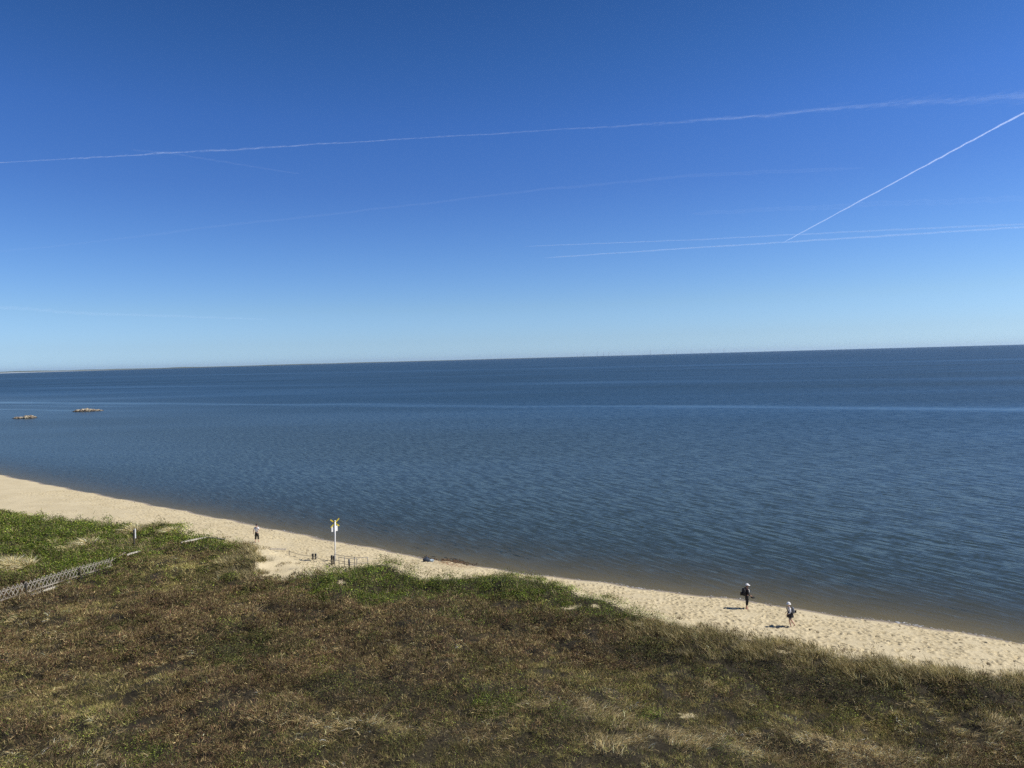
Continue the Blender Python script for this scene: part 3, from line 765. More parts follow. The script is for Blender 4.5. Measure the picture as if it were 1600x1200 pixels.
class Cover:
    """collects blades and leaves of one kind of ground cover into one mesh"""
    def __init__(self): self.V, self.C, self.Q, self.T, self.n = [], [], [], [], 0
    def blades(self, base, d, L, w, bend, col, jit=0.34):
        n = len(base)
        side = unit(np.cross(d, rng.normal(size=(n, 3)) + np.array([0, 0, 0.3])))
        mid = base + d * (L * 0.55)[:, None]
        tip = base + d * L[:, None] + bend * L[:, None]
        w = w[:, None]
        v = np.stack([base - side * w * 0.5, base + side * w * 0.5, mid - side * w * 0.42, mid + side * w * 0.42, tip], 1)
        c = np.repeat((col * (1 + rng.normal(size=(n, 1)) * jit).clip(0.4, 1.8))[:, None, :], 5, 1)
        i = (np.arange(n) * 5 + self.n)[:, None]
        self.V.append(v.reshape(-1, 3)); self.C.append(c.reshape(-1, 3))
        self.Q.append(i + np.array([[0, 1, 3, 2]])); self.T.append(i + np.array([[2, 3, 4]]))
        self.n += n * 5
    def leaves(self, cen, nrm, size, col, jit=0.32):
        n = len(cen)
        a = unit(np.cross(nrm, rng.normal(size=(n, 3)))); b = np.cross(nrm, a)
        s = size[:, None]
        v = np.stack([cen - a * s, cen + b * s * 0.55, cen + a * s + nrm * s * 0.25, cen - b * s * 0.55], 1)
        c = np.repeat((col * (1 + rng.normal(size=(n, 1)) * jit).clip(0.4, 1.8))[:, None, :], 4, 1)
        i = (np.arange(n) * 4 + self.n)[:, None]
        self.V.append(v.reshape(-1, 3)); self.C.append(c.reshape(-1, 3))
        self.Q.append(i + np.array([[0, 1, 2, 3]])); self.n += n * 4
    def mesh(self, name):
        V = np.concatenate(self.V); Cc = np.clip(np.concatenate(self.C), 0, 1)
        Q = np.concatenate(self.Q); T = np.concatenate(self.T) if self.T else np.zeros((0, 3), int)
        loops = np.concatenate([Q.ravel(), T.ravel()])
        tot = np.concatenate([np.full(len(Q), 4), np.full(len(T), 3)])
        st = np.concatenate([[0], np.cumsum(tot)[:-1]])
        return np_mesh(name, V, loops, st, tot, col=Cc)

def hemi(n, up=0.6):
    v = rng.normal(size=(n, 3)); v[:, 2] = np.abs(v[:, 2]) + up
    return unit(v)
def pick(n, cols, p):
    cols = np.array(cols)
    return cols[rng.choice(len(cols), n, p=np.array(p) / sum(p))]

HEATHER = [lin(98, 78, 54), lin(118, 100, 68), lin(84, 58, 44), lin(156, 138, 96), lin(102, 98, 50)]
STRAW = [lin(200, 180, 134), lin(220, 202, 160), lin(172, 150, 108), lin(140, 128, 84)]
OLIVE = [lin(152, 142, 88), lin(126, 124, 66), lin(182, 164, 112), lin(132, 112, 76), lin(108, 114, 54)]
MARRAM = [lin(166, 150, 108), lin(138, 130, 86), lin(200, 180, 136), lin(112, 106, 66)]
DARK = [lin(62, 68, 34), lin(78, 82, 38), lin(62, 52, 34), lin(98, 96, 48)]
ROSE = [lin(108, 124, 40), lin(86, 106, 32), lin(134, 144, 58), lin(60, 76, 26), lin(114, 106, 50)]

heath, grass, rose, crow = Cover(), Cover(), Cover(), Cover()
X, Y, Z, D, E_, S_, T_ = density_points(230000, -30, 128, -14, 44, lambda d: np.clip(1.15 * (30 / d) ** 0.8, 0, 1) * 0.80)
SP = species_weights(X, Y, S_, T_, E_)
PLANT_TONE = np.exp(rng.normal(size=len(X)) * 0.30)
WIND = np.array([-0.25, -0.12, 0.0])

def spread(mask, per, rad, hgt):
    i = np.flatnonzero(mask)
    n = np.repeat(i, per); k = len(n)
    r = rad(D[n]) * np.sqrt(rng.random(k)); a = rng.uniform(0, 2 * math.pi, k)
    dx, dy = r * np.cos(a), r * np.sin(a)
    big = np.repeat(rng.uniform(0.65, 1.5, len(i)), per)              # every plant its own breadth and height
    lump = np.clip(0.55 + 2.2 * fbm(X[n] * 0.75, Y[n] * 0.75, 121, 2), 0.1, 1.7)
    hump = np.repeat(rng.uniform(*hgt, len(i)), per) * (1 - (r / rad(D[n])) ** 2) * big * lump + lump * hgt[1] * 0.45
    dx, dy = dx * big, dy * big
    return n, np.stack([X[n] + dx, Y[n] + dy, Z[n] + hump], 1), np.stack([dx, dy, 0 * dx], 1) / (rad(D[n]) * big)[:, None]

def tone(n, seed, amt=0.50, sc=0.6):
    """natural drift of tone between neighbouring plants"""
    return ((1 + amt * 2 * fbm(X[n] * sc, Y[n] * sc, seed, 2)) * PLANT_TONE[n])[:, None]

# heather: low twiggy cushions
n, B, O = spread(SP == 'H', 26, lambda d: 0.16 + 0.0022 * d, (0.05, 0.46)); k = len(n)
d_ = unit(O * 0.8 + hemi(k, 0.5) * 0.9)
col = pick(k, HEATHER, [4, 3, 3, 2, 1.3]) * tone(n, 101)
heath.blades(B, d_, rng.uniform(0.07, 0.20, k), 0.00048 * D[n] * rng.uniform(0.6, 1.3, k), rng.normal(size=(k, 3)) * 0.22, col)
i2 = rng.random(k) < 0.12
grass.blades(B[i2], d_[i2], rng.uniform(0.15, 0.34, i2.sum()), 0.00030 * D[n][i2], rng.normal(size=(i2.sum(), 3)) * 0.3, pick(i2.sum(), STRAW + OLIVE, [1, .6, 2, 2, 2, 1, 1, 1, 1]))
# dark crowberry mats
n, B, O = spread(SP == 'D', 24, lambda d: 0.20 + 0.0022 * d, (0.03, 0.36)); k = len(n)
crow.leaves(B + np.array([0, 0, 0.03]), unit(O * 0.7 + hemi(k, 0.6)), 0.0010 * D[n] * rng.uniform(0.5, 1.1, k), pick(k, DARK, [3, 2, 3, 1.3]) * tone(n, 102))
i2 = rng.random(k) < 0.22
heath.blades(B[i2], hemi(i2.sum(), 0.7), rng.uniform(0.08, 0.22, i2.sum()), 0.0004 * D[n][i2], rng.normal(size=(i2.sum(), 3)) * 0.2, pick(i2.sum(), HEATHER + DARK, [1, 1, 2, 1, 1, 1, 1, 1, 1]))
# olive turf
n, B, O = spread(SP == 'O', 24, lambda d: 0.15 + 0.002 * d, (0.0, 0.10)); k = len(n)
grass.blades(B, unit(O * 0.6 + hemi(k, 0.7) + WIND * 0.5), rng.uniform(0.08, 0.24, k), 0.00036 * D[n] * rng.uniform(0.6, 1.3, k), rng.normal(size=(k, 3)) * 0.28 + WIND * 0.4, pick(k, OLIVE, [3, 2, 1.6, 3, 1.3]) * tone(n, 103))
# straw: bleached, combed over
n, B, O = spread(SP == 'S', 24, lambda d: 0.16 + 0.002 * d, (0.0, 0.12)); k = len(n)
comb = np.stack([np.cos(6 * fbm(X[n] * 0.3, Y[n] * 0.3, 91, 2)), np.sin(6 * fbm(X[n] * 0.3, Y[n] * 0.3, 91, 2)), 0 * D[n]], 1)
grass.blades(B, unit(O * 0.4 + hemi(k, 0.5) * 0.8 + comb * 0.7), rng.uniform(0.16, 0.42, k), 0.00036 * D[n] * rng.uniform(0.6, 1.3, k), rng.normal(size=(k, 3)) * 0.2 + comb * 0.3 - np.array([0, 0, 0.15]), pick(k, STRAW, [2, 1, 3, 2.4]) * tone(n, 104) * 1.15)
# marram: long arching tufts
n, B, O = spread(SP == 'M', 26, lambda d: 0.13 + 0.002 * d, (0.0, 0.05)); k = len(n)
grass.blades(B, unit(O * 0.55 + np.array([0, 0, 1.0]) + rng.normal(size=(k, 3)) * 0.2 + WIND * 0.8), rng.uniform(0.18, 0.62, k), 0.00036 * D[n] * rng.uniform(0.6, 1.3, k), WIND * 0.9 + rng.normal(size=(k, 3)) * 0.14, pick(k, MARRAM, [3, 3, 1.6, 3]) * tone(n, 105, 0.25))
# rose thicket: leafy mounds
n, B, O = spread(SP == 'G', 30, lambda d: 0.26 + 0.003 * d, (0.06, 0.62)); k = len(n)
shell = rng.random(k) ** 0.5
B2 = B.copy(); B2[:, 2] = Z[n] + (B[:, 2] - Z[n]) * shell + rng.random(k) ** 2 * 0.14
rose.leaves(B2, unit(O * 0.9 + hemi(k, 0.35)), 0.00085 * D[n] * rng.uniform(0.6, 1.2, k), pick(k, ROSE, [4, 3, 2.6, 2.4, 1]) * tone(n, 106, 0.3))
i2 = rng.random(k) < 0.06
grass.blades(B[i2], hemi(i2.sum(), 1.2), rng.uniform(0.2, 0.5, i2.sum()), 0.00032 * D[n][i2], rng.normal(size=(i2.sum(), 3)) * 0.2, pick(i2.sum(), MARRAM + HEATHER, [1] * 9))

cand = np.flatnonzero((E_ > 1.5) & (SP != 'M') & (rng.random(len(X)) < 0.06 * np.clip(0.5 + 2.5 * fbm(X * 0.18, Y * 0.18, 131, 2), 0, 1)))
for j in cand:
    Rr, Hh = rng.uniform(0.28, 0.75), rng.uniform(0.22, 0.55)
    k = int(150 * (Rr / 0.5) ** 2) + 40
    v = hemi(k, 0.05) * (0.80 + 0.25 * rng.random((k, 1)))
    v *= (1 + 0.3 * vnoise(v[:, 0] * 2.5 + j, v[:, 1] * 2.5, 5))[:, None]
    Pb = np.stack([X[j] + v[:, 0] * Rr, Y[j] + v[:, 1] * Rr, Z[j] + v[:, 2] * Hh], 1)
    kind = SP[j] if rng.random() < 0.7 else 'D'
    fac = math.exp(rng.normal() * 0.22)
    if kind in ('D', 'G', 'O'):
        cv = crow if kind != 'G' else rose
        cols = {'D': DARK, 'G': ROSE, 'O': DARK + ROSE[2:3] + OLIVE[1:2]}[kind]
        cv.leaves(Pb, unit(v + rng.normal(size=(k, 3)) * 0.45), 0.0009 * D[j] * rng.uniform(0.6, 1.2, k), pick(k, cols, [1] * len(cols)) * fac)
    else:
        heath.blades(Pb, unit(v + rng.normal(size=(k, 3)) * 0.35), rng.uniform(0.06, 0.16, k), 0.0005 * D[j] * rng.uniform(0.6, 1.3, k), rng.normal(size=(k, 3)) * 0.2, pick(k, HEATHER, [4, 3, 4, 1.5, 2]) * fac)

for cv, nm, lab, mt, cat in [(heath, 'heather', 'low brown heather cushions covering the dune in the foreground', leafy('heather twigs', 0.15), 'heather'),
                             (grass, 'dune_grass', 'pale straw and olive dune grass growing all through the heather', leafy('grass blades', 0.35), 'grass'),
                             (rose, 'rose_thicket', 'bright green leafy beach rose thicket along the dune crest', leafy('rose leaves', 0.3, 0.55), 'shrubs'),
                             (crow, 'crowberry', 'dark green creeping mat of small leaves between the heather', leafy('small dark leaves', 0.15), 'ground cover')]:
    tag(link(nm, cv.mesh(nm), mt), lab, cat, kind='stuff')

# ------------------------------------------------------------------ pale grass clumps standing out of the turf
M_CLUMP = leafy('bleached grass', 0.35)
def grass_clump(px, py, rad, n, h, label, cols, seed):
    g = gat(px, py)
    r_ = np.random.default_rng(seed)
    cv = Cover()
    q = rad * np.sqrt(r_.random(n)); a = r_.uniform(0, 6.283, n)
    off = np.stack([q * np.cos(a), q * np.sin(a), 0 * a], 1)
    bz = ground_z(g[0] + off[:, 0], g[1] + off[:, 1]) - g[2]
    base = off.copy(); base[:, 2] = bz - 0.03
    d = unit(off / rad * 0.8 + np.array([-0.2, -0.1, 1.0]) + r_.normal(size=(n, 3)) * 0.18)
    L = r_.uniform(0.55, 1.0, n) * h
    bend = off / rad * 0.35 + np.array([-0.2, -0.1, -0.22]) + r_.normal(size=(n, 3)) * 0.08
    w = np.full(n, 0.00055 * np.hypot(g[0], g[1])) * r_.uniform(0.7, 1.3, n)
    c = np.array(cols)[r_.integers(0, len(cols), n)]
    cv.blades(base, d, L, w, bend, c)
    o = link('grass_clump', cv.mesh('grass_clump'), M_CLUMP)
    o.location = g
    tag(o, label, 'grass clump', 'pale grass clumps')
PALE = [lin(224, 208, 160), lin(200, 184, 134), lin(236, 222, 182), lin(160, 150, 96)]
for i, a in enumerate([(14, 888, 0.5, 520, 1.35, 'pale straw grass clump at the left edge, above the lattice fence'),
          (40, 888, 0.42, 420, 1.15, 'second pale grass clump from the left edge, in green thicket'),
          (137, 853, 0.5, 420, 1.1, 'wide pale grass clump in the middle of the left green thicket'),
          (106, 862, 0.35, 240, 0.9, 'small dull grass clump between two wide pale clumps'),
          (208, 832, 0.6, 460, 1.05, 'bleached grass clump just behind the white-topped post'),
          (268, 832, 0.4, 280, 0.95, 'greyish grass clump near the tip of the left thicket')]):
    grass_clump(*a, PALE, 40 + i)

# ------------------------------------------------------------------ lattice fence and the boards behind it
M_GREYWOOD = simple('weathered grey wood', (0.29, 0.255, 0.205), 0.8, 0.16, 6.0, bump=0.3)
M_SLAT = simple('sun bleached slats', (0.27, 0.24, 0.19), 0.8, 0.16, 6.0, bump=0.3)
M_PALEWOOD = simple('bleached pale wood', (0.46, 0.42, 0.34), 0.75, 0.14, 5.0, bump=0.3)
M_DARKPOST = simple('dark tarred wood', (0.055, 0.047, 0.038), 0.7, 0.2, 7.0, bump=0.3)
M_WHITE = simple('white paint', (0.70, 0.69, 0.66), 0.4, 0.03, 3.0)
M_STEEL = simple('galvanised steel', (0.17, 0.165, 0.16), 0.5, 0.1, 9.0, metallic=0.4)
M_YELLOW = simple('yellow paint', (0.50, 0.39, 0.025), 0.45, 0.08, 5.0)

def lattice_fence():
    p0, p1 = gat(-26, 955), gat(172, 889)
    d = p1[:2] - p0[:2]; Lf = float(np.hypot(*d)); d = d / Lf
    root = empty('lattice_fence', (p0[0], p0[1], 0), 0, 'weathered diagonal lattice fence running up the dune on the left', 'fence')
    def P(u, h, off=0.0):
        x, y = p0[0] + d[0] * u, p0[1] + d[1] * u
        base = p0[2] + (p1[2] - p0[2]) * u / Lf
        return Vector((d[0] * u + d[1] * off, d[1] * u - d[0] * off, base + h))
    H = lambda u: 0.98 - 0.16 * max(0.0, (u / Lf - 0.55)) / 0.45
    bm = bmesh.new(); step = 0.36
    rr = random.Random(3)
    u = -0.2
    while u < Lf:
        h = H(u); w = h * 0.66
        for sgn, off in ((1, 0.018), (-1, -0.018)):
            a, b = (u, u + w) if sgn > 0 else (u + w, u)
            ja = rr.uniform(-0.02, 0.02)
            bar(bm, P(a + ja, 0.06, off), P(b + ja, h + rr.uniform(-0.03, 0.03), off), 0.040, 0.028, up=(d[1], -d[0], 0))
        u += step
    build(bm, 'lattice', M_SLAT, root)
    for hh, off_, wd in ((0.26, 0.055, 0.07), (0.74, -0.05, 0.05)):
        bm = bmesh.new()
        n = 8
        for k in range(n):
            ua, ub = Lf * k / n, Lf * (k + 1) / n
            bar(bm, P(ua, hh * H(ua) / 0.92, off_), P(ub + 0.01, hh * H(ub) / 0.92, off_), 0.04, wd)
        build(bm, 'rail', M_GREYWOOD, root)
    for px, py in ((38, 933), (123, 906)):
        q = gat(px, py); u = float((q[:2] - p0[:2]) @ d)
        bm = bmesh.new(); tube(bm, [P(u, -0.2, 0.12), P(u, 0.5, 0.12), P(u, 0.86 * H(u) + 0.06, 0.12)], [0.075, 0.07, 0.066], 10)
        build(bm, 'post', M_DARKPOST, root)
    bm = bmesh.new()                                     # added pale dashes: sunlight on the lower slat ends put into colour
    n = 8
    for k in range(n):
        ua, ub = Lf * 0.62 * k / n, Lf * 0.62 * (k + 1) / n
        bar(bm, P(ua, 0.05, 0.20), P(ub - 0.04, 0.05, 0.20), 0.05, 0.13)
    build(bm, 'sunlit_slat_ends', M_PALEWOOD, root)
lattice_fence()

def board(pa, pb, w, h, lift, label, name='fence_rail', mat=None):
    A, B = gat(*pa), gat(*pb)
    mid = (A + B) / 2
    bm = bmesh.new()
    n = 4
    for k in range(n):
        f0, f1 = k / n, (k + 1) / n
        a = Vector(A + (B - A) * f0 - mid) + Vector((0, 0, lift + 0.02 * math.sin(5 * f0))); b = Vector(A + (B - A) * f1 - mid) + Vector((0, 0, lift + 0.02 * math.sin(5 * f1)))
        bar(bm, a, b + (b - a) * 0.02, w, h)
    o = build(bm, name, mat or M_PALEWOOD); o.location = mid
    tag(o, label, 'fence rail', 'loose pale rails in the left dune')
board((198, 874), (219, 867), 0.16, 0.10, 0.34, 'short pale rail sticking out of the turf beyond the lattice fence')
board((283, 855), (322, 846), 0.15, 0.10, 0.40, 'longest pale rail lying along the tip of the left thicket')
board((322, 846), (352, 849), 0.10, 0.09, 0.36, 'greyish rail continuing towards the beach above the green bushes', mat=M_GREYWOOD)
board((172, 886), (196, 871), 0.05, 0.05, 0.42, 'thin dull rail linking the lattice fence and the short pale rail', mat=M_GREYWOOD)

# wooden post with a white marker board
g = gat(210, 853)
root = empty('marker_post', g, 0.85, 'dark wooden post with a narrow white marker board in the left thicket', 'post')
bm = bmesh.new(); tube(bm, [(0, 0, -0.3), (0, 0, 0.7), (0.02, 0, 1.42)], [0.075, 0.07, 0.065], 10); build(bm, 'post', M_DARKPOST, root)
bm = bmesh.new(); bar(bm, (0.10, -0.05, 0.66), (0.12, -0.05, 1.5), 0.085, 0.04, up=(0, 1, 0), bev=0.004); build(bm, 'marker_board', M_WHITE, root)

# ------------------------------------------------------------------ mast with a white board and a yellow cross
g = gat(523.5, 877)
root = empty('sign_mast', g, 0.0, 'tall white mast with a white board and yellow cross, beside the beach path', 'sign mast')
lean = 0.035
def ML(x, y, z): return Vector((x + lean * z, y, z))
bm = bmesh.new(); tube(bm, [ML(0, 0, -0.4), ML(0, 0, 1.6), ML(0, 0, 3.45)], [0.06, 0.058, 0.055], 12); build(bm, 'mast', M_WHITE, root, True)
bm = bmesh.new(); tube(bm, [ML(0, 0, 3.45), ML(0, 0, 3.53)], [0.07, 0.05], 12); build(bm, 'mast_cap', M_WHITE, root, True)
ux = Vector((0.74, 0.67, 0)).normalized(); un = Vector((-ux.y, ux.x, 0))
cz = 2.80
bm = bmesh.new(); bar(bm, ML(0, 0, cz) - ux * 0.29 + un * 0.09, ML(0, 0, cz) + ux * 0.29 + un * 0.09, 0.04, 0.46, bev=0.008)
bd = build(bm, 'board', M_WHITE, root)
for dz in (-0.13, 0.13):
    bm = bmesh.new(); bar(bm, ML(0, 0, cz + dz) - ux * 0.1 + un * 0.055, ML(0, 0, cz + dz) + ux * 0.1 + un * 0.055, 0.03, 0.04); build(bm, 'clamp', M_STEEL, root)
cz = 3.30
cc = ML(0.05, 0, cz) + un * 0.10
for sx in (1, -1):
    bm = bmesh.new(); bar(bm, cc - ux * 0.40 * sx - Vector((0, 0, 0.33)), cc + ux * 0.40 * sx + Vector((0, 0, 0.33)), 0.035 if sx > 0 else 0.04, 0.10, up=tuple(un.cross(ux * sx + Vector((0, 0, 0.9))).normalized()), bev=0.006)
    o = build(bm, 'cross_arm', M_YELLOW, root)
    if sx < 0: o.location = un * 0.045

# ------------------------------------------------------------------ posts, handrails and boardwalk at the beach path
M_POSTTOP = simple('dark blue black post cap', (0.03, 0.032, 0.036), 0.5, 0.1, 9)
M_POSTLOW = simple('grey post wood', (0.20, 0.18, 0.14), 0.8, 0.15, 9, bump=0.3)
for (px, py, h, lab) in [(489, 874, 0.50, 'leftmost short dark-topped post beside the sandy path'), (493.3, 874, 0.50, 'second short dark-topped post from the left, paired with its neighbour'),
                         (518.6, 882, 0.78, 'dark-topped post just left of the white mast'), (522.0, 882, 0.74, 'dark-topped post right at the foot of the white mast')]:
    g = gat(px, py)
    root = empty('path_post', g, 0.0, lab, 'post', 'posts beside the sandy path')
    bm = bmesh.new(); bar(bm, (0, 0, -0.25), (0, 0, h * 0.55), 0.13, 0.13, bev=0.01); build(bm, 'shaft', M_POSTLOW, root)
    bm = bmesh.new(); bar(bm, (0, 0, h * 0.55), (0, 0, h), 0.145, 0.145, bev=0.015); build(bm, 'cap', M_POSTTOP, root)

def handrail(pts, label, thick=None):
    G = [gat(*p) for p in pts]
    zt = [g[2] for g in G]
    root = empty('handrail', tuple(G[0]), 0.0, label, 'handrail', 'handrails down to the beach')
    L_ = [Vector(g - G[0]) for g in G]
    for i, p in enumerate(L_):
        bm = bmesh.new(); r_ = 0.026 if i != thick else 0.075
        tube(bm, [p + Vector((0, 0, -0.3)), p + Vector((0, 0, 0.5)), p + Vector((0, 0, 1.0 if i != thick else 0.92))], r_, 8); build(bm, 'post', M_STEEL if i != thick else M_POSTTOP, root, True)
    for h in (0.98, 0.50):
        bm = bmesh.new(); tube(bm, [p + Vector((0, -0.03, h)) for p in L_], 0.019, 8); build(bm, 'rail', M_STEEL, root, True)
handrail([(523, 884), (538.5, 887), (554.5, 889), (575, 889)], 'longer grey steel handrail running from the white mast to the beach')
handrail([(530, 889), (546, 891.5), (558, 891)], 'shorter handrail nearer the bushes with one thick dark post', thick=1)
A, B = gat(422, 860), gat(447, 861)
bm = bmesh.new(); bar(bm, Vector(A - (A + B) / 2) + Vector((0, 0, 0.16)), Vector(B - (A + B) / 2) + Vector((0, 0, 0.16)), 0.05, 0.14, bev=0.006)
o = build(bm, 'edging_board', M_GREYWOOD); o.location = (A + B) / 2; tag(o, 'grey edging board half buried at the top of the sandy path', 'board')
P3 = [gat(452, 868), gat(489, 876), gat(519, 883)]
root = empty('rope_fence', tuple(P3[0]), 0.0, 'low slack rope strung along the sandy path to the post pair', 'rope')
pts = []
for i in range(2):
    for k in range(9):
        f = k / 8; p = P3[i] + (P3[i + 1] - P3[i]) * f - P3[0]
        pts.append((p[0], p[1], p[2] + 0.40 - 0.45 * f * (1 - f)))
bm = bmesh.new(); tube(bm, [p for i, p in enumerate(pts) if i != 9], 0.02, 6); build(bm, 'rope', M_POSTLOW, root, True)
bm = bmesh.new(); tube(bm, [(0, 0, -0.2), (0, 0, 0.45)], 0.04, 8); build(bm, 'stake', M_POSTLOW, root)

# ------------------------------------------------------------------ belongings and weed on the beach, foam at the water line
M_NAVY = simple('dark navy fabric', (0.02, 0.03, 0.05), 0.8, 0.2, 12); M_LBLUE = simple('pale blue fabric', (0.30, 0.36, 0.41), 0.8, 0.1, 12)
g = gat(668, 878)
root = empty('beach_bag', g, 0.3, 'dark bag dropped on a pale blue towel near the water', 'bag')
bm = bmesh.new(); blob(bm, (-0.10, 0, 0.20), (0.30, 0.20, 0.22), 3, 0.12, 3, 0, 0.9); build(bm, 'bag_body', M_NAVY, root, True)
bm = bmesh.new(); tube(bm, [(-0.28, 0, 0.34), (-0.2, 0, 0.5), (-0.05, 0, 0.52), (0.05, 0, 0.36)], 0.018, 6); build(bm, 'handle', M_NAVY, root, True)
g2 = gat(670.5, 878)
bm = bmesh.new(); blob(bm, (0.05, 0, 0.06), (0.34, 0.22, 0.07), 8, 0.22, 3); blob(bm, (0.22, -0.05, 0.14), (0.22, 0.18, 0.12), 12, 0.2, 3)
o = build(bm, 'towel', M_LBLUE, None, True); o.location = g2; tag(o, 'crumpled pale blue towel beside the dark bag', 'towel')

M_KELP = simple('dry brown seaweed', (0.10, 0.058, 0.026), 0.8, 0.3, 9)
bm = bmesh.new(); rr = random.Random(12)
ctr = gat(705, 877)
for k in range(150):
    u, v = rr.gauss(0, 1.25), rr.gauss(0, 0.42)
    x, y = ctr[0] + u * -US[0] + v * UT[0], ctr[1] + u * -US[1] + v * UT[1]
    z = float(ground_z(np.array([x]), np.array([y]))[0])
    an = rr.uniform(0, 3.14); L0 = rr.uniform(0.05, 0.26)
    tube(bm, [(x - L0 * math.cos(an) - ctr[0], y - L0 * math.sin(an) - ctr[1], z - ctr[2]), (x - ctr[0], y - ctr[1], z - ctr[2] + rr.uniform(0.03, 0.10)), (x + L0 * math.cos(an + .4) - ctr[0], y + L0 * math.sin(an + .4) - ctr[1], z - ctr[2])], [0.012, 0.035, 0.01], 5)
o = build(bm, 'seaweed', M_KELP); o.location = ctr; tag(o, 'scattered brown seaweed washed up near the water line', 'seaweed', kind='stuff')

def water_edge(sv):
    tv = np.linspace(44, 58, 400)
    x, y = XY(np.full(400, sv), tv)
    z = ground_z(x, y)
    return float(tv[np.argmax(z < 0.0)])
rr = random.Random(2)
bm = bmesh.new()
spots = [(rr.uniform(3.0, 4.6), rr.gauss(0, 0.10)) for _ in range(46)] + [(rr.uniform(21.5, 22.6), rr.gauss(0, 0.06)) for _ in range(12)]
for c in range(60):
    s0 = rr.uniform(-8, 70)
    spots += [(s0 + rr.uniform(-0.8, 0.8), rr.gauss(0.05, 0.06)) for _ in range(rr.randint(2, 6))]
for sv, o_ in spots:
    tv = water_edge(sv) + o_
    x, y = XY(sv, tv)
    blob(bm, (x, y, 0.012), (rr.uniform(0.04, 0.15), rr.uniform(0.008, 0.022), 0.010), int(sv * 977) % 9999, 0.3, 1, math.atan2(US[1], US[0]) + rr.gauss(0, 0.2))
o = build(bm, 'sea_foam', M_WHITE, None, True)
tag(o, 'thin broken white foam flecks along the water line', 'foam', kind='stuff')

bm = bmesh.new(); rr = random.Random(31)
for k in range(520):
    sv = rr.uniform(-8, 95)
    tv = water_edge(sv) - (rr.gauss(1.5, 0.35) if rr.random() < 0.7 else rr.uniform(0.4, 7))
    if tv < float(edge_t(np.array([sv]))[0]) + 0.6: continue
    x, y = XY(sv, tv); z = float(ground_z(np.array([x]), np.array([y]))[0])
    an = math.atan2(US[1], US[0]) + rr.gauss(0, 0.6); L0 = rr.uniform(0.02, 0.11)
    tube(bm, [(x - L0 * math.cos(an), y - L0 * math.sin(an), z + 0.005), (x, y, z + rr.uniform(0.015, 0.04)), (x + L0 * math.cos(an + .4), y + L0 * math.sin(an + .4), z + 0.005)], [0.006, rr.uniform(0.012, 0.028), 0.006], 5)
o = build(bm, 'wrack', M_KELP); tag(o, 'thin wrack line of small weed scraps along the beach', 'seaweed', kind='stuff')

# ------------------------------------------------------------------ people
def skin_mesh(name, chains, mat, parent, root_pt, sub=1, smooth=True, extra=None):
    """grow one continuous surface over connected chains of (point, radius)"""
    idx, pts, rads, edges = {}, [], [], []
    def vid(p, r):
        k = tuple(round(c, 4) for c in p)
        if k not in idx:
            idx[k] = len(pts); pts.append(p); rads.append(r)
        return idx[k]
    for ch in chains:
        ids = [vid(p, r) for p, r in ch]
        edges += [(a, b) for a, b in zip(ids, ids[1:]) if a != b]
    me = bpy.data.meshes.new(name); me.from_pydata(pts, edges, [])
    o = bpy.data.objects.new(name, me); C.objects.link(o)
    md = o.modifiers.new('Skin', 'SKIN'); md.branch_smoothing = 0.6
    rk = tuple(round(c, 4) for c in root_pt)
    for i, v in enumerate(me.skin_vertices[0].data):
        r = rads[i]; v.radius = r if hasattr(r, '__len__') else (r, r)
        v.use_root = (i == idx[rk])
    sb = o.modifiers.new('Sub', 'SUBSURF'); sb.levels = sub; sb.render_levels = sub
    dg = bpy.context.evaluated_depsgraph_get()
    m2 = bpy.data.meshes.new_from_object(o.evaluated_get(dg))
    bpy.data.objects.remove(o); bpy.data.meshes.remove(me)
    m2.name = name
    if extra:
        bm = bmesh.new(); bm.from_mesh(m2); extra(bm); bm.to_mesh(m2); bm.free()
    m2.polygons.foreach_set('use_smooth', [smooth] * len(m2.polygons))
    return link(name, m2, mat, parent)

def hand_chains(wrist, d, palm_n):
    """five fingers and a thumb side chain from a wrist along d"""
    wr, d, n = Vector(wrist), Vector(d).normalized(), Vector(palm_n).normalized()
    s = d.cross(n).normalized()
    out = []
    palm = wr + d * 0.05
    base = [(tuple(wr), 0.026), (tuple(palm), 0.03)]
    out.append(base)
    for k, (off, L_) in enumerate(((-0.030, 0.075), (-0.010, 0.088), (0.010, 0.084), (0.030, 0.066))):
        a = palm + d * 0.042 + s * off; b = a + d * L_ * 0.5 + n * 0.012; c = b + d * L_ * 0.36 + n * 0.035
        out.append([(tuple(palm), 0.03), (tuple(a), 0.0105), (tuple(b), 0.009), (tuple(c), 0.0075)])
    t0 = wr + d * 0.025 - s * 0.034; t1 = t0 + d * 0.035 - s * 0.02 + n * 0.01; t2 = t1 + d * 0.026 + n * 0.014
    out.append([(tuple(palm), 0.03), (tuple(t0), 0.013), (tuple(t1), 0.011), (tuple(t2), 0.009)])
    return out

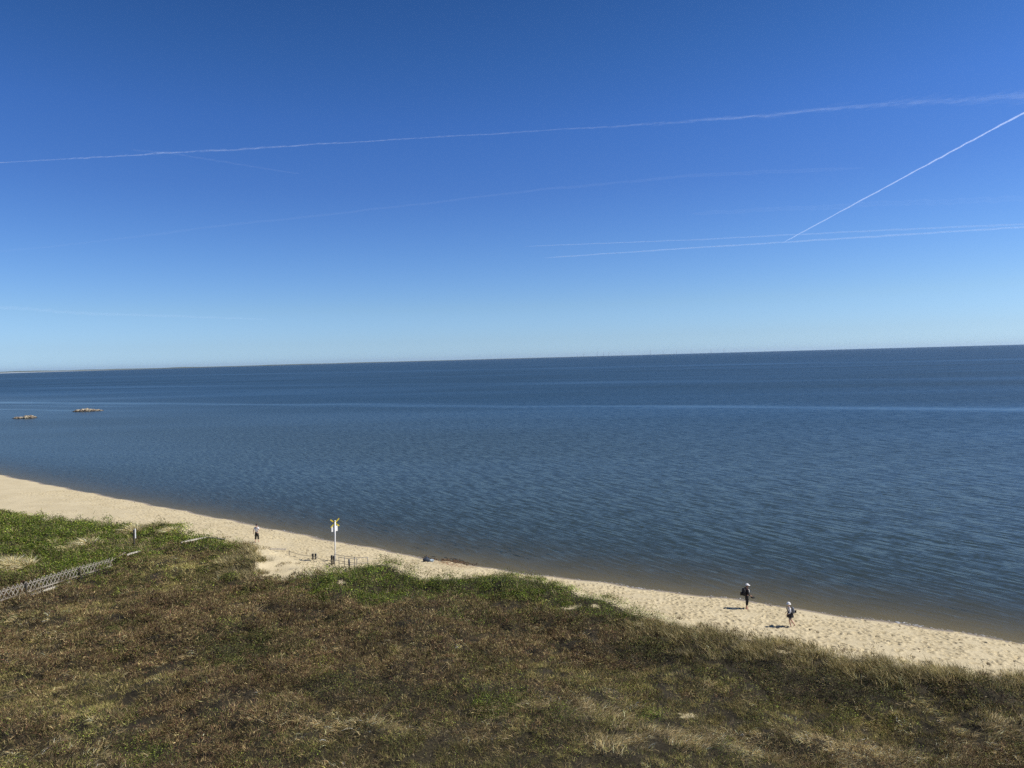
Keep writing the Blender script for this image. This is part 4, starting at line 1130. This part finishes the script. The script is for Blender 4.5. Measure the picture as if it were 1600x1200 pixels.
def person(px, py, rz, height, label, legs, arms, lean, mats, wear, seed=0):
    """local frame: +y ahead, +x to the person's right; a 1.75 m body scaled to height"""
    g = gat(px, py)
    root = empty('person', tuple(g), rz, label, 'person', 'people on the beach')
    root.scale = (height / 1.75,) * 3
    ly = lean
    pel = (0, 0, 0.94); wai = (0, ly * 0.25, 1.08); che = (0, ly * 0.6, 1.28); nb = (0, ly * 0.95, 1.44); nk = (0, ly + 0.01, 1.50)
    h0 = (0, ly + 0.02, 1.565); h1 = (0, ly + 0.025, 1.64); h2 = (0, ly + 0.015, 1.715)
    body = [[(pel, 0.135), (wai, 0.125), (che, 0.145), (nb, 0.075), (nk, 0.056), (h0, 0.078), (h1, 0.093), (h2, 0.062)]]
    shirt = [[(pel, 0.155), (wai, 0.15), (che, 0.17), (nb, 0.092)]]
    pants = [[(wai, 0.142), (pel, 0.158)]]
    for sx in (-1, 1):
        hip, kn, an, toe = legs[sx]
        body.append([(pel, 0.135), (hip, 0.092), (tuple((Vector(hip) * 0.5 + Vector(kn) * 0.5)), 0.078), (kn, 0.054), (tuple(Vector(kn) * 0.6 + Vector(an) * 0.4), 0.058), (an, 0.036), (tuple(Vector(an) * 0.3 + Vector(toe) * 0.7), 0.036), (toe, 0.024)])
        if wear['hem'] >= 0.5:
            e = tuple(Vector(hip) * (1 - (wear['hem'] - 0.5) * 0 - 0.85) + Vector(kn) * 0.85) if wear['hem'] == 0.5 else None
            ch = [(pel, 0.158), (hip, 0.112), (e, 0.092)]
        else:
            mid = tuple(Vector(kn) * 0.45 + Vector(an) * 0.55)
            ch = [(pel, 0.158), (hip, 0.112), (tuple((Vector(hip) + Vector(kn)) / 2), 0.108), (kn, 0.092), (mid, 0.088)]
        pants.append(ch)
        sh = (sx * 0.185, ly * 0.85, 1.41); el, wr = arms[sx]
        hand = hand_chains(wr, Vector(wr) - Vector(el), (0, 1, 0.2) if abs(wr[2] - el[2]) > 0.15 else (0, 0, -1))
        body.append([(che, 0.145), (sh, 0.062), (tuple((Vector(sh) + Vector(el)) / 2), 0.050), (el, 0.041), (tuple(Vector(el) * 0.5 + Vector(wr) * 0.5), 0.038), (wr, 0.026)])
        body += hand
        sl = wear['sleeve']
        shirt.append([(che, 0.17), (sh, 0.082)] + ([(tuple(Vector(sh) * 0.35 + Vector(el) * 0.65), 0.070)] if sl == 'short' else [(el, 0.060), (tuple(Vector(el) * 0.25 + Vector(wr) * 0.75), 0.046)]))
    hc = Vector(h1)
    def face(bm):
        g_ = bmesh.ops.create_cone(bm, cap_ends=True, segments=6, radius1=0.016, radius2=0.006, depth=0.045, matrix=Matrix.Translation(hc + Vector((0, 0.098, -0.012))) @ Matrix.Rotation(R(20), 4, 'X'))
        for sx in (-1, 1):
            blob(bm, hc + Vector((sx * 0.092, -0.005, -0.01)), (0.012, 0.024, 0.034), 5, 0.05, 1)
            blob(bm, hc + Vector((sx * 0.034, 0.082, 0.012)), (0.015, 0.010, 0.010), 6, 0.0, 1)
        blob(bm, hc + Vector((0, 0.082, -0.062)), (0.026, 0.010, 0.008), 7, 0.0, 1)
    skin_mesh('body', body, mats['skin'], root, pel, 1, True, face)
    skin_mesh('shirt', shirt, mats['shirt'], root, pel)
    skin_mesh('trousers' if wear['hem'] < 0.5 else 'shorts', pants, mats['pants'], root, pel)
    bm = bmesh.new()
    bmesh.ops.create_uvsphere(bm, u_segments=16, v_segments=10, radius=1, matrix=Matrix.Translation(hc + Vector((0, -0.012, 0.022))) @ Matrix.Diagonal((0.104, 0.112, 0.112, 1)))
    bmesh.ops.delete(bm, geom=[v for v in bm.verts if (v.co.z < hc.z - 0.055) or (v.co.y > hc.y + 0.055 and v.co.z < hc.z + 0.045)], context='VERTS')
    build(bm, 'hair', mats['hair'], root, True)
    if wear.get('cap'):
        bm = bmesh.new()
        bmesh.ops.create_uvsphere(bm, u_segments=18, v_segments=12, radius=1, matrix=Matrix.Translation(hc + Vector((0, -0.005, 0.040))) @ Matrix.Diagonal((0.116, 0.124, 0.112, 1)))
        bmesh.ops.delete(bm, geom=[v for v in bm.verts if v.co.z < hc.z + 0.028], context='VERTS')
        r_ = 0.0
        if wear['cap'] == 'brim':
            for k in range(10):
                a0, a1 = math.pi * (0.12 + 0.076 * k), math.pi * (0.12 + 0.076 * (k + 1))
                q = [(math.cos(a) * 0.115, math.sin(a) * m, z) for a, m, z in ((a0, 0.12, 0.04), (a1, 0.12, 0.04), (a1, 0.225, 0.022), (a0, 0.225, 0.022))]
                for dz in (0, -0.008):
                    bm.faces.new([bm.verts.new(hc + Vector((x * (1 - 0.2 * (y > 0.17)), y - 0.005, z + dz))) for x, y, z in (q if dz == 0 else q[::-1])])
        else:
            n = 18
            ring = [[bm.verts.new(hc + Vector((math.cos(2 * math.pi * k / n) * a, math.sin(2 * math.pi * k / n) * a * 1.06 - 0.005, z))) for k in range(n)] for a, z in ((0.116, 0.036), (0.155, 0.008), (0.153, 0.0), (0.114, 0.026))]
            for i in range(3):
                for k in range(n): bm.faces.new((ring[i][k], ring[i][(k + 1) % n], ring[i + 1][(k + 1) % n], ring[i + 1][k]))
        build(bm, 'cap' if wear['cap'] == 'brim' else 'sun_hat', mats['cap'], root, True)
    return root, g

def limb(hip_x, knee, ankle, toe): return ((hip_x, 0, 0.90), knee, ankle, toe)
def backpack(px, py, rz, height, at_local, size, mat, mat2, label):
    g = gat(px, py); k = height / 1.75
    q = Matrix.Rotation(rz, 3, 'Z') @ (Vector(at_local) * k)
    root = empty('backpack', (g[0] + q.x, g[1] + q.y, g[2] + q.z), rz, label, 'backpack', 'backpacks worn by the walkers')
    root.scale = (k,) * 3
    w, d, h = size
    bm = bmesh.new(); bmesh.ops.create_uvsphere(bm, u_segments=20, v_segments=14, radius=1)
    for v in bm.verts:
        c = v.co; c = Vector([math.copysign(abs(t) ** 0.55, t) for t in c])
        v.co = Vector((c.x * w * 0.5 * (1 - 0.10 * c.z), c.y * d * 0.5 * (1 - 0.22 * c.z), h * 0.5 * (1 + c.z)))
    build(bm, 'bag', mat, root, True)
    bm = bmesh.new(); bar(bm, (0, -d * 0.5 - 0.03, 0.04), (0, -d * 0.5 - 0.03, h * 0.5), w * 0.7, 0.09, bev=0.03); build(bm, 'front_pocket', mat2, root, True)
    for sx in (-1, 1):
        bm = bmesh.new(); x = sx * 0.11
        tube(bm, [(x, d * 0.4, h * 0.93), (x, d * 0.5 + 0.08, h * 1.04), (x, d * 0.5 + 0.27, h * 0.88), (x * 1.2, d * 0.5 + 0.30, h * 0.58), (x * 1.6, d * 0.5 + 0.16, h * 0.26), (x * 1.25, d * 0.45, h * 0.12)], 0.022, 6)
        build(bm, 'strap', mat2, root, True)

SKIN = simple('sunburnt skin', (0.42, 0.22, 0.15), 0.55, 0.06, 14)
SKIN2 = simple('light skin', (0.52, 0.33, 0.24), 0.55, 0.06, 14)
BLACK = simple('black fabric', (0.012, 0.012, 0.014), 0.85, 0.2, 14)
WHITEF = simple('white cotton', (0.68, 0.67, 0.66), 0.85, 0.05, 10)
GREYF = simple('grey fabric', (0.12, 0.13, 0.15), 0.8, 0.12, 10)
DARKGREEN = simple('very dark olive cloth', (0.022, 0.022, 0.016), 0.85, 0.2, 12)
BROWNHAIR = simple('dark hair', (0.012, 0.010, 0.009), 0.5, 0.2, 30)
GREYHAIR = simple('grey hair', (0.40, 0.38, 0.35), 0.6, 0.1, 30)

# man in a white cap, facing right, a shoe pair in his hand
rzA = R(-80)
legsA = {-1: limb(-0.09, (-0.10, 0.06, 0.50), (-0.10, 0.02, 0.08), (-0.12, 0.20, 0.02)), 1: limb(0.09, (0.09, -0.01, 0.50), (0.09, -0.10, 0.09), (0.10, 0.08, 0.02))}
armsA = {-1: ((-0.26, 0.02, 1.12), (-0.24, 0.22, 0.98)), 1: ((0.27, -0.03, 1.13), (0.25, 0.20, 0.98))}
rootA, gA = person(1167, 951.5, rzA, 1.70, 'man in white cap and black knee-length trousers standing with a black backpack', legsA, armsA, 0.03,
       dict(skin=SKIN, shirt=BLACK, pants=BLACK, hair=BROWNHAIR, cap=WHITEF), dict(hem=0.3, sleeve='long', cap='brim'))
skin_mesh('shirt_front', [[((0, 0.09, 1.02), 0.105), ((0, 0.105, 1.18), 0.12), ((0, 0.11, 1.34), 0.115), ((0, 0.07, 1.45), 0.07)]], WHITEF, rootA, (0, 0.09, 1.02))
backpack(1167, 951.5, rzA, 1.70, (0, -0.21, 0.96), (0.34, 0.22, 0.52), BLACK, BLACK, 'black backpack on the standing man with the white cap')
q = Matrix.Rotation(rzA, 3, 'Z') @ Vector((0.25, 0.30, 0.90))
root = empty('shoe_pair', (gA[0] + q.x, gA[1] + q.y, gA[2] + q.z - 0.10), rzA, 'pair of dark shoes hanging from the standing man\'s hand', 'shoes')
for sx in (-1, 1):
    bm = bmesh.new()
    g_ = bmesh.ops.create_uvsphere(bm, u_segments=12, v_segments=8, radius=1, matrix=Matrix.Translation((sx * 0.05, 0.02, 0.04)) @ Matrix.Diagonal((0.045, 0.13, 0.05, 1)))
    blob(bm, (sx * 0.05, -0.05, 0.08), (0.04, 0.05, 0.05), 3, 0.05, 2)
    build(bm, 'shoe', BLACK, root, True)

# woman in a white sun hat walking left, jacket round her waist
rzB = R(78)
legsB = {-1: limb(-0.085, (-0.09, 0.10, 0.50), (-0.09, -0.02, 0.08), (-0.10, 0.15, 0.02)), 1: limb(0.085, (0.085, -0.04, 0.50), (0.09, -0.30, 0.15), (0.09, -0.18, 0.03))}
armsB = {-1: ((-0.25, 0.04, 1.14), (-0.22, 0.22, 1.00)), 1: ((0.25, 0.02, 1.14), (0.22, 0.20, 1.02))}
rootB, gB = person(1235.5, 980, rzB, 1.54, 'woman in white sun hat walking left, dark jacket tied round her hips', legsB, armsB, 0.10,
       dict(skin=SKIN2, shirt=WHITEF, pants=GREYF, hair=GREYHAIR, cap=WHITEF), dict(hem=0.5, sleeve='long', cap='hat'))
bm = bmesh.new(); n = 20
prof = [(1.12, 0.168, 0.158), (1.02, 0.185, 0.185), (0.90, 0.205, 0.215), (0.74, 0.225, 0.245)]
rings = [[bm.verts.new((math.cos(2 * math.pi * k / n) * a * (1 + 0.05 * math.sin(5 * k)), math.sin(2 * math.pi * k / n) * b * (1 + 0.05 * math.cos(4 * k)) + 0.02, z + 0.03 * math.sin(3 * k))) for k in range(n)] for z, a, b in prof]
for i in range(3):
    for k in range(n): bm.faces.new((rings[i][k], rings[i][(k + 1) % n], rings[i + 1][(k + 1) % n], rings[i + 1][k]))
build(bm, 'jacket', BLACK, rootB, True)
backpack(1235.5, 980, rzB, 1.54, (0, -0.15, 1.00), (0.31, 0.20, 0.44), GREYF, BLACK, 'grey backpack on the woman with the sun hat')

# man in a white T-shirt seen from behind
rzC = R(-18)
legsC = {-1: limb(-0.09, (-0.09, -0.02, 0.50), (-0.09, -0.14, 0.10), (-0.11, 0.02, 0.02)), 1: limb(0.09, (0.09, 0.10, 0.50), (0.09, 0.08, 0.08), (0.10, 0.25, 0.02))}
armsC = {-1: ((-0.29, -0.04, 1.13), (-0.33, -0.02, 0.88)), 1: ((0.29, 0.02, 1.14), (0.16, 0.24, 1.16))}
_, gC = person(401.5, 847.5, rzC, 1.80, 'dark-haired person in a white T-shirt and dark cropped trousers seen from behind', legsC, armsC, 0.03,
       dict(skin=SKIN2, shirt=WHITEF, pants=DARKGREEN, hair=BROWNHAIR), dict(hem=0.3, sleeve='short'))

# ------------------------------------------------------------------ sea haze
HAZE_DENSITY = 1.2e-5
bm = bmesh.new()
g_ = bmesh.ops.create_cube(bm, size=1, matrix=Matrix.Translation((0, 0, 75)) @ Matrix.Diagonal((110000, 110000, 162, 1)))
mt, nt, out = mat_new('sea haze')
vp = N_(nt, 'ShaderNodeVolumePrincipled'); vp.inputs['Color'].default_value = (0.62, 0.80, 1.0, 1); vp.inputs['Density'].default_value = HAZE_DENSITY; vp.inputs['Anisotropy'].default_value = 0.2
nt.links.new(vp.outputs[0], out.inputs['Volume'])
hz = build(bm, 'haze', mt)
tag(hz, 'thin bluish sea haze paling the far coast and turbines', 'haze', kind='stuff')
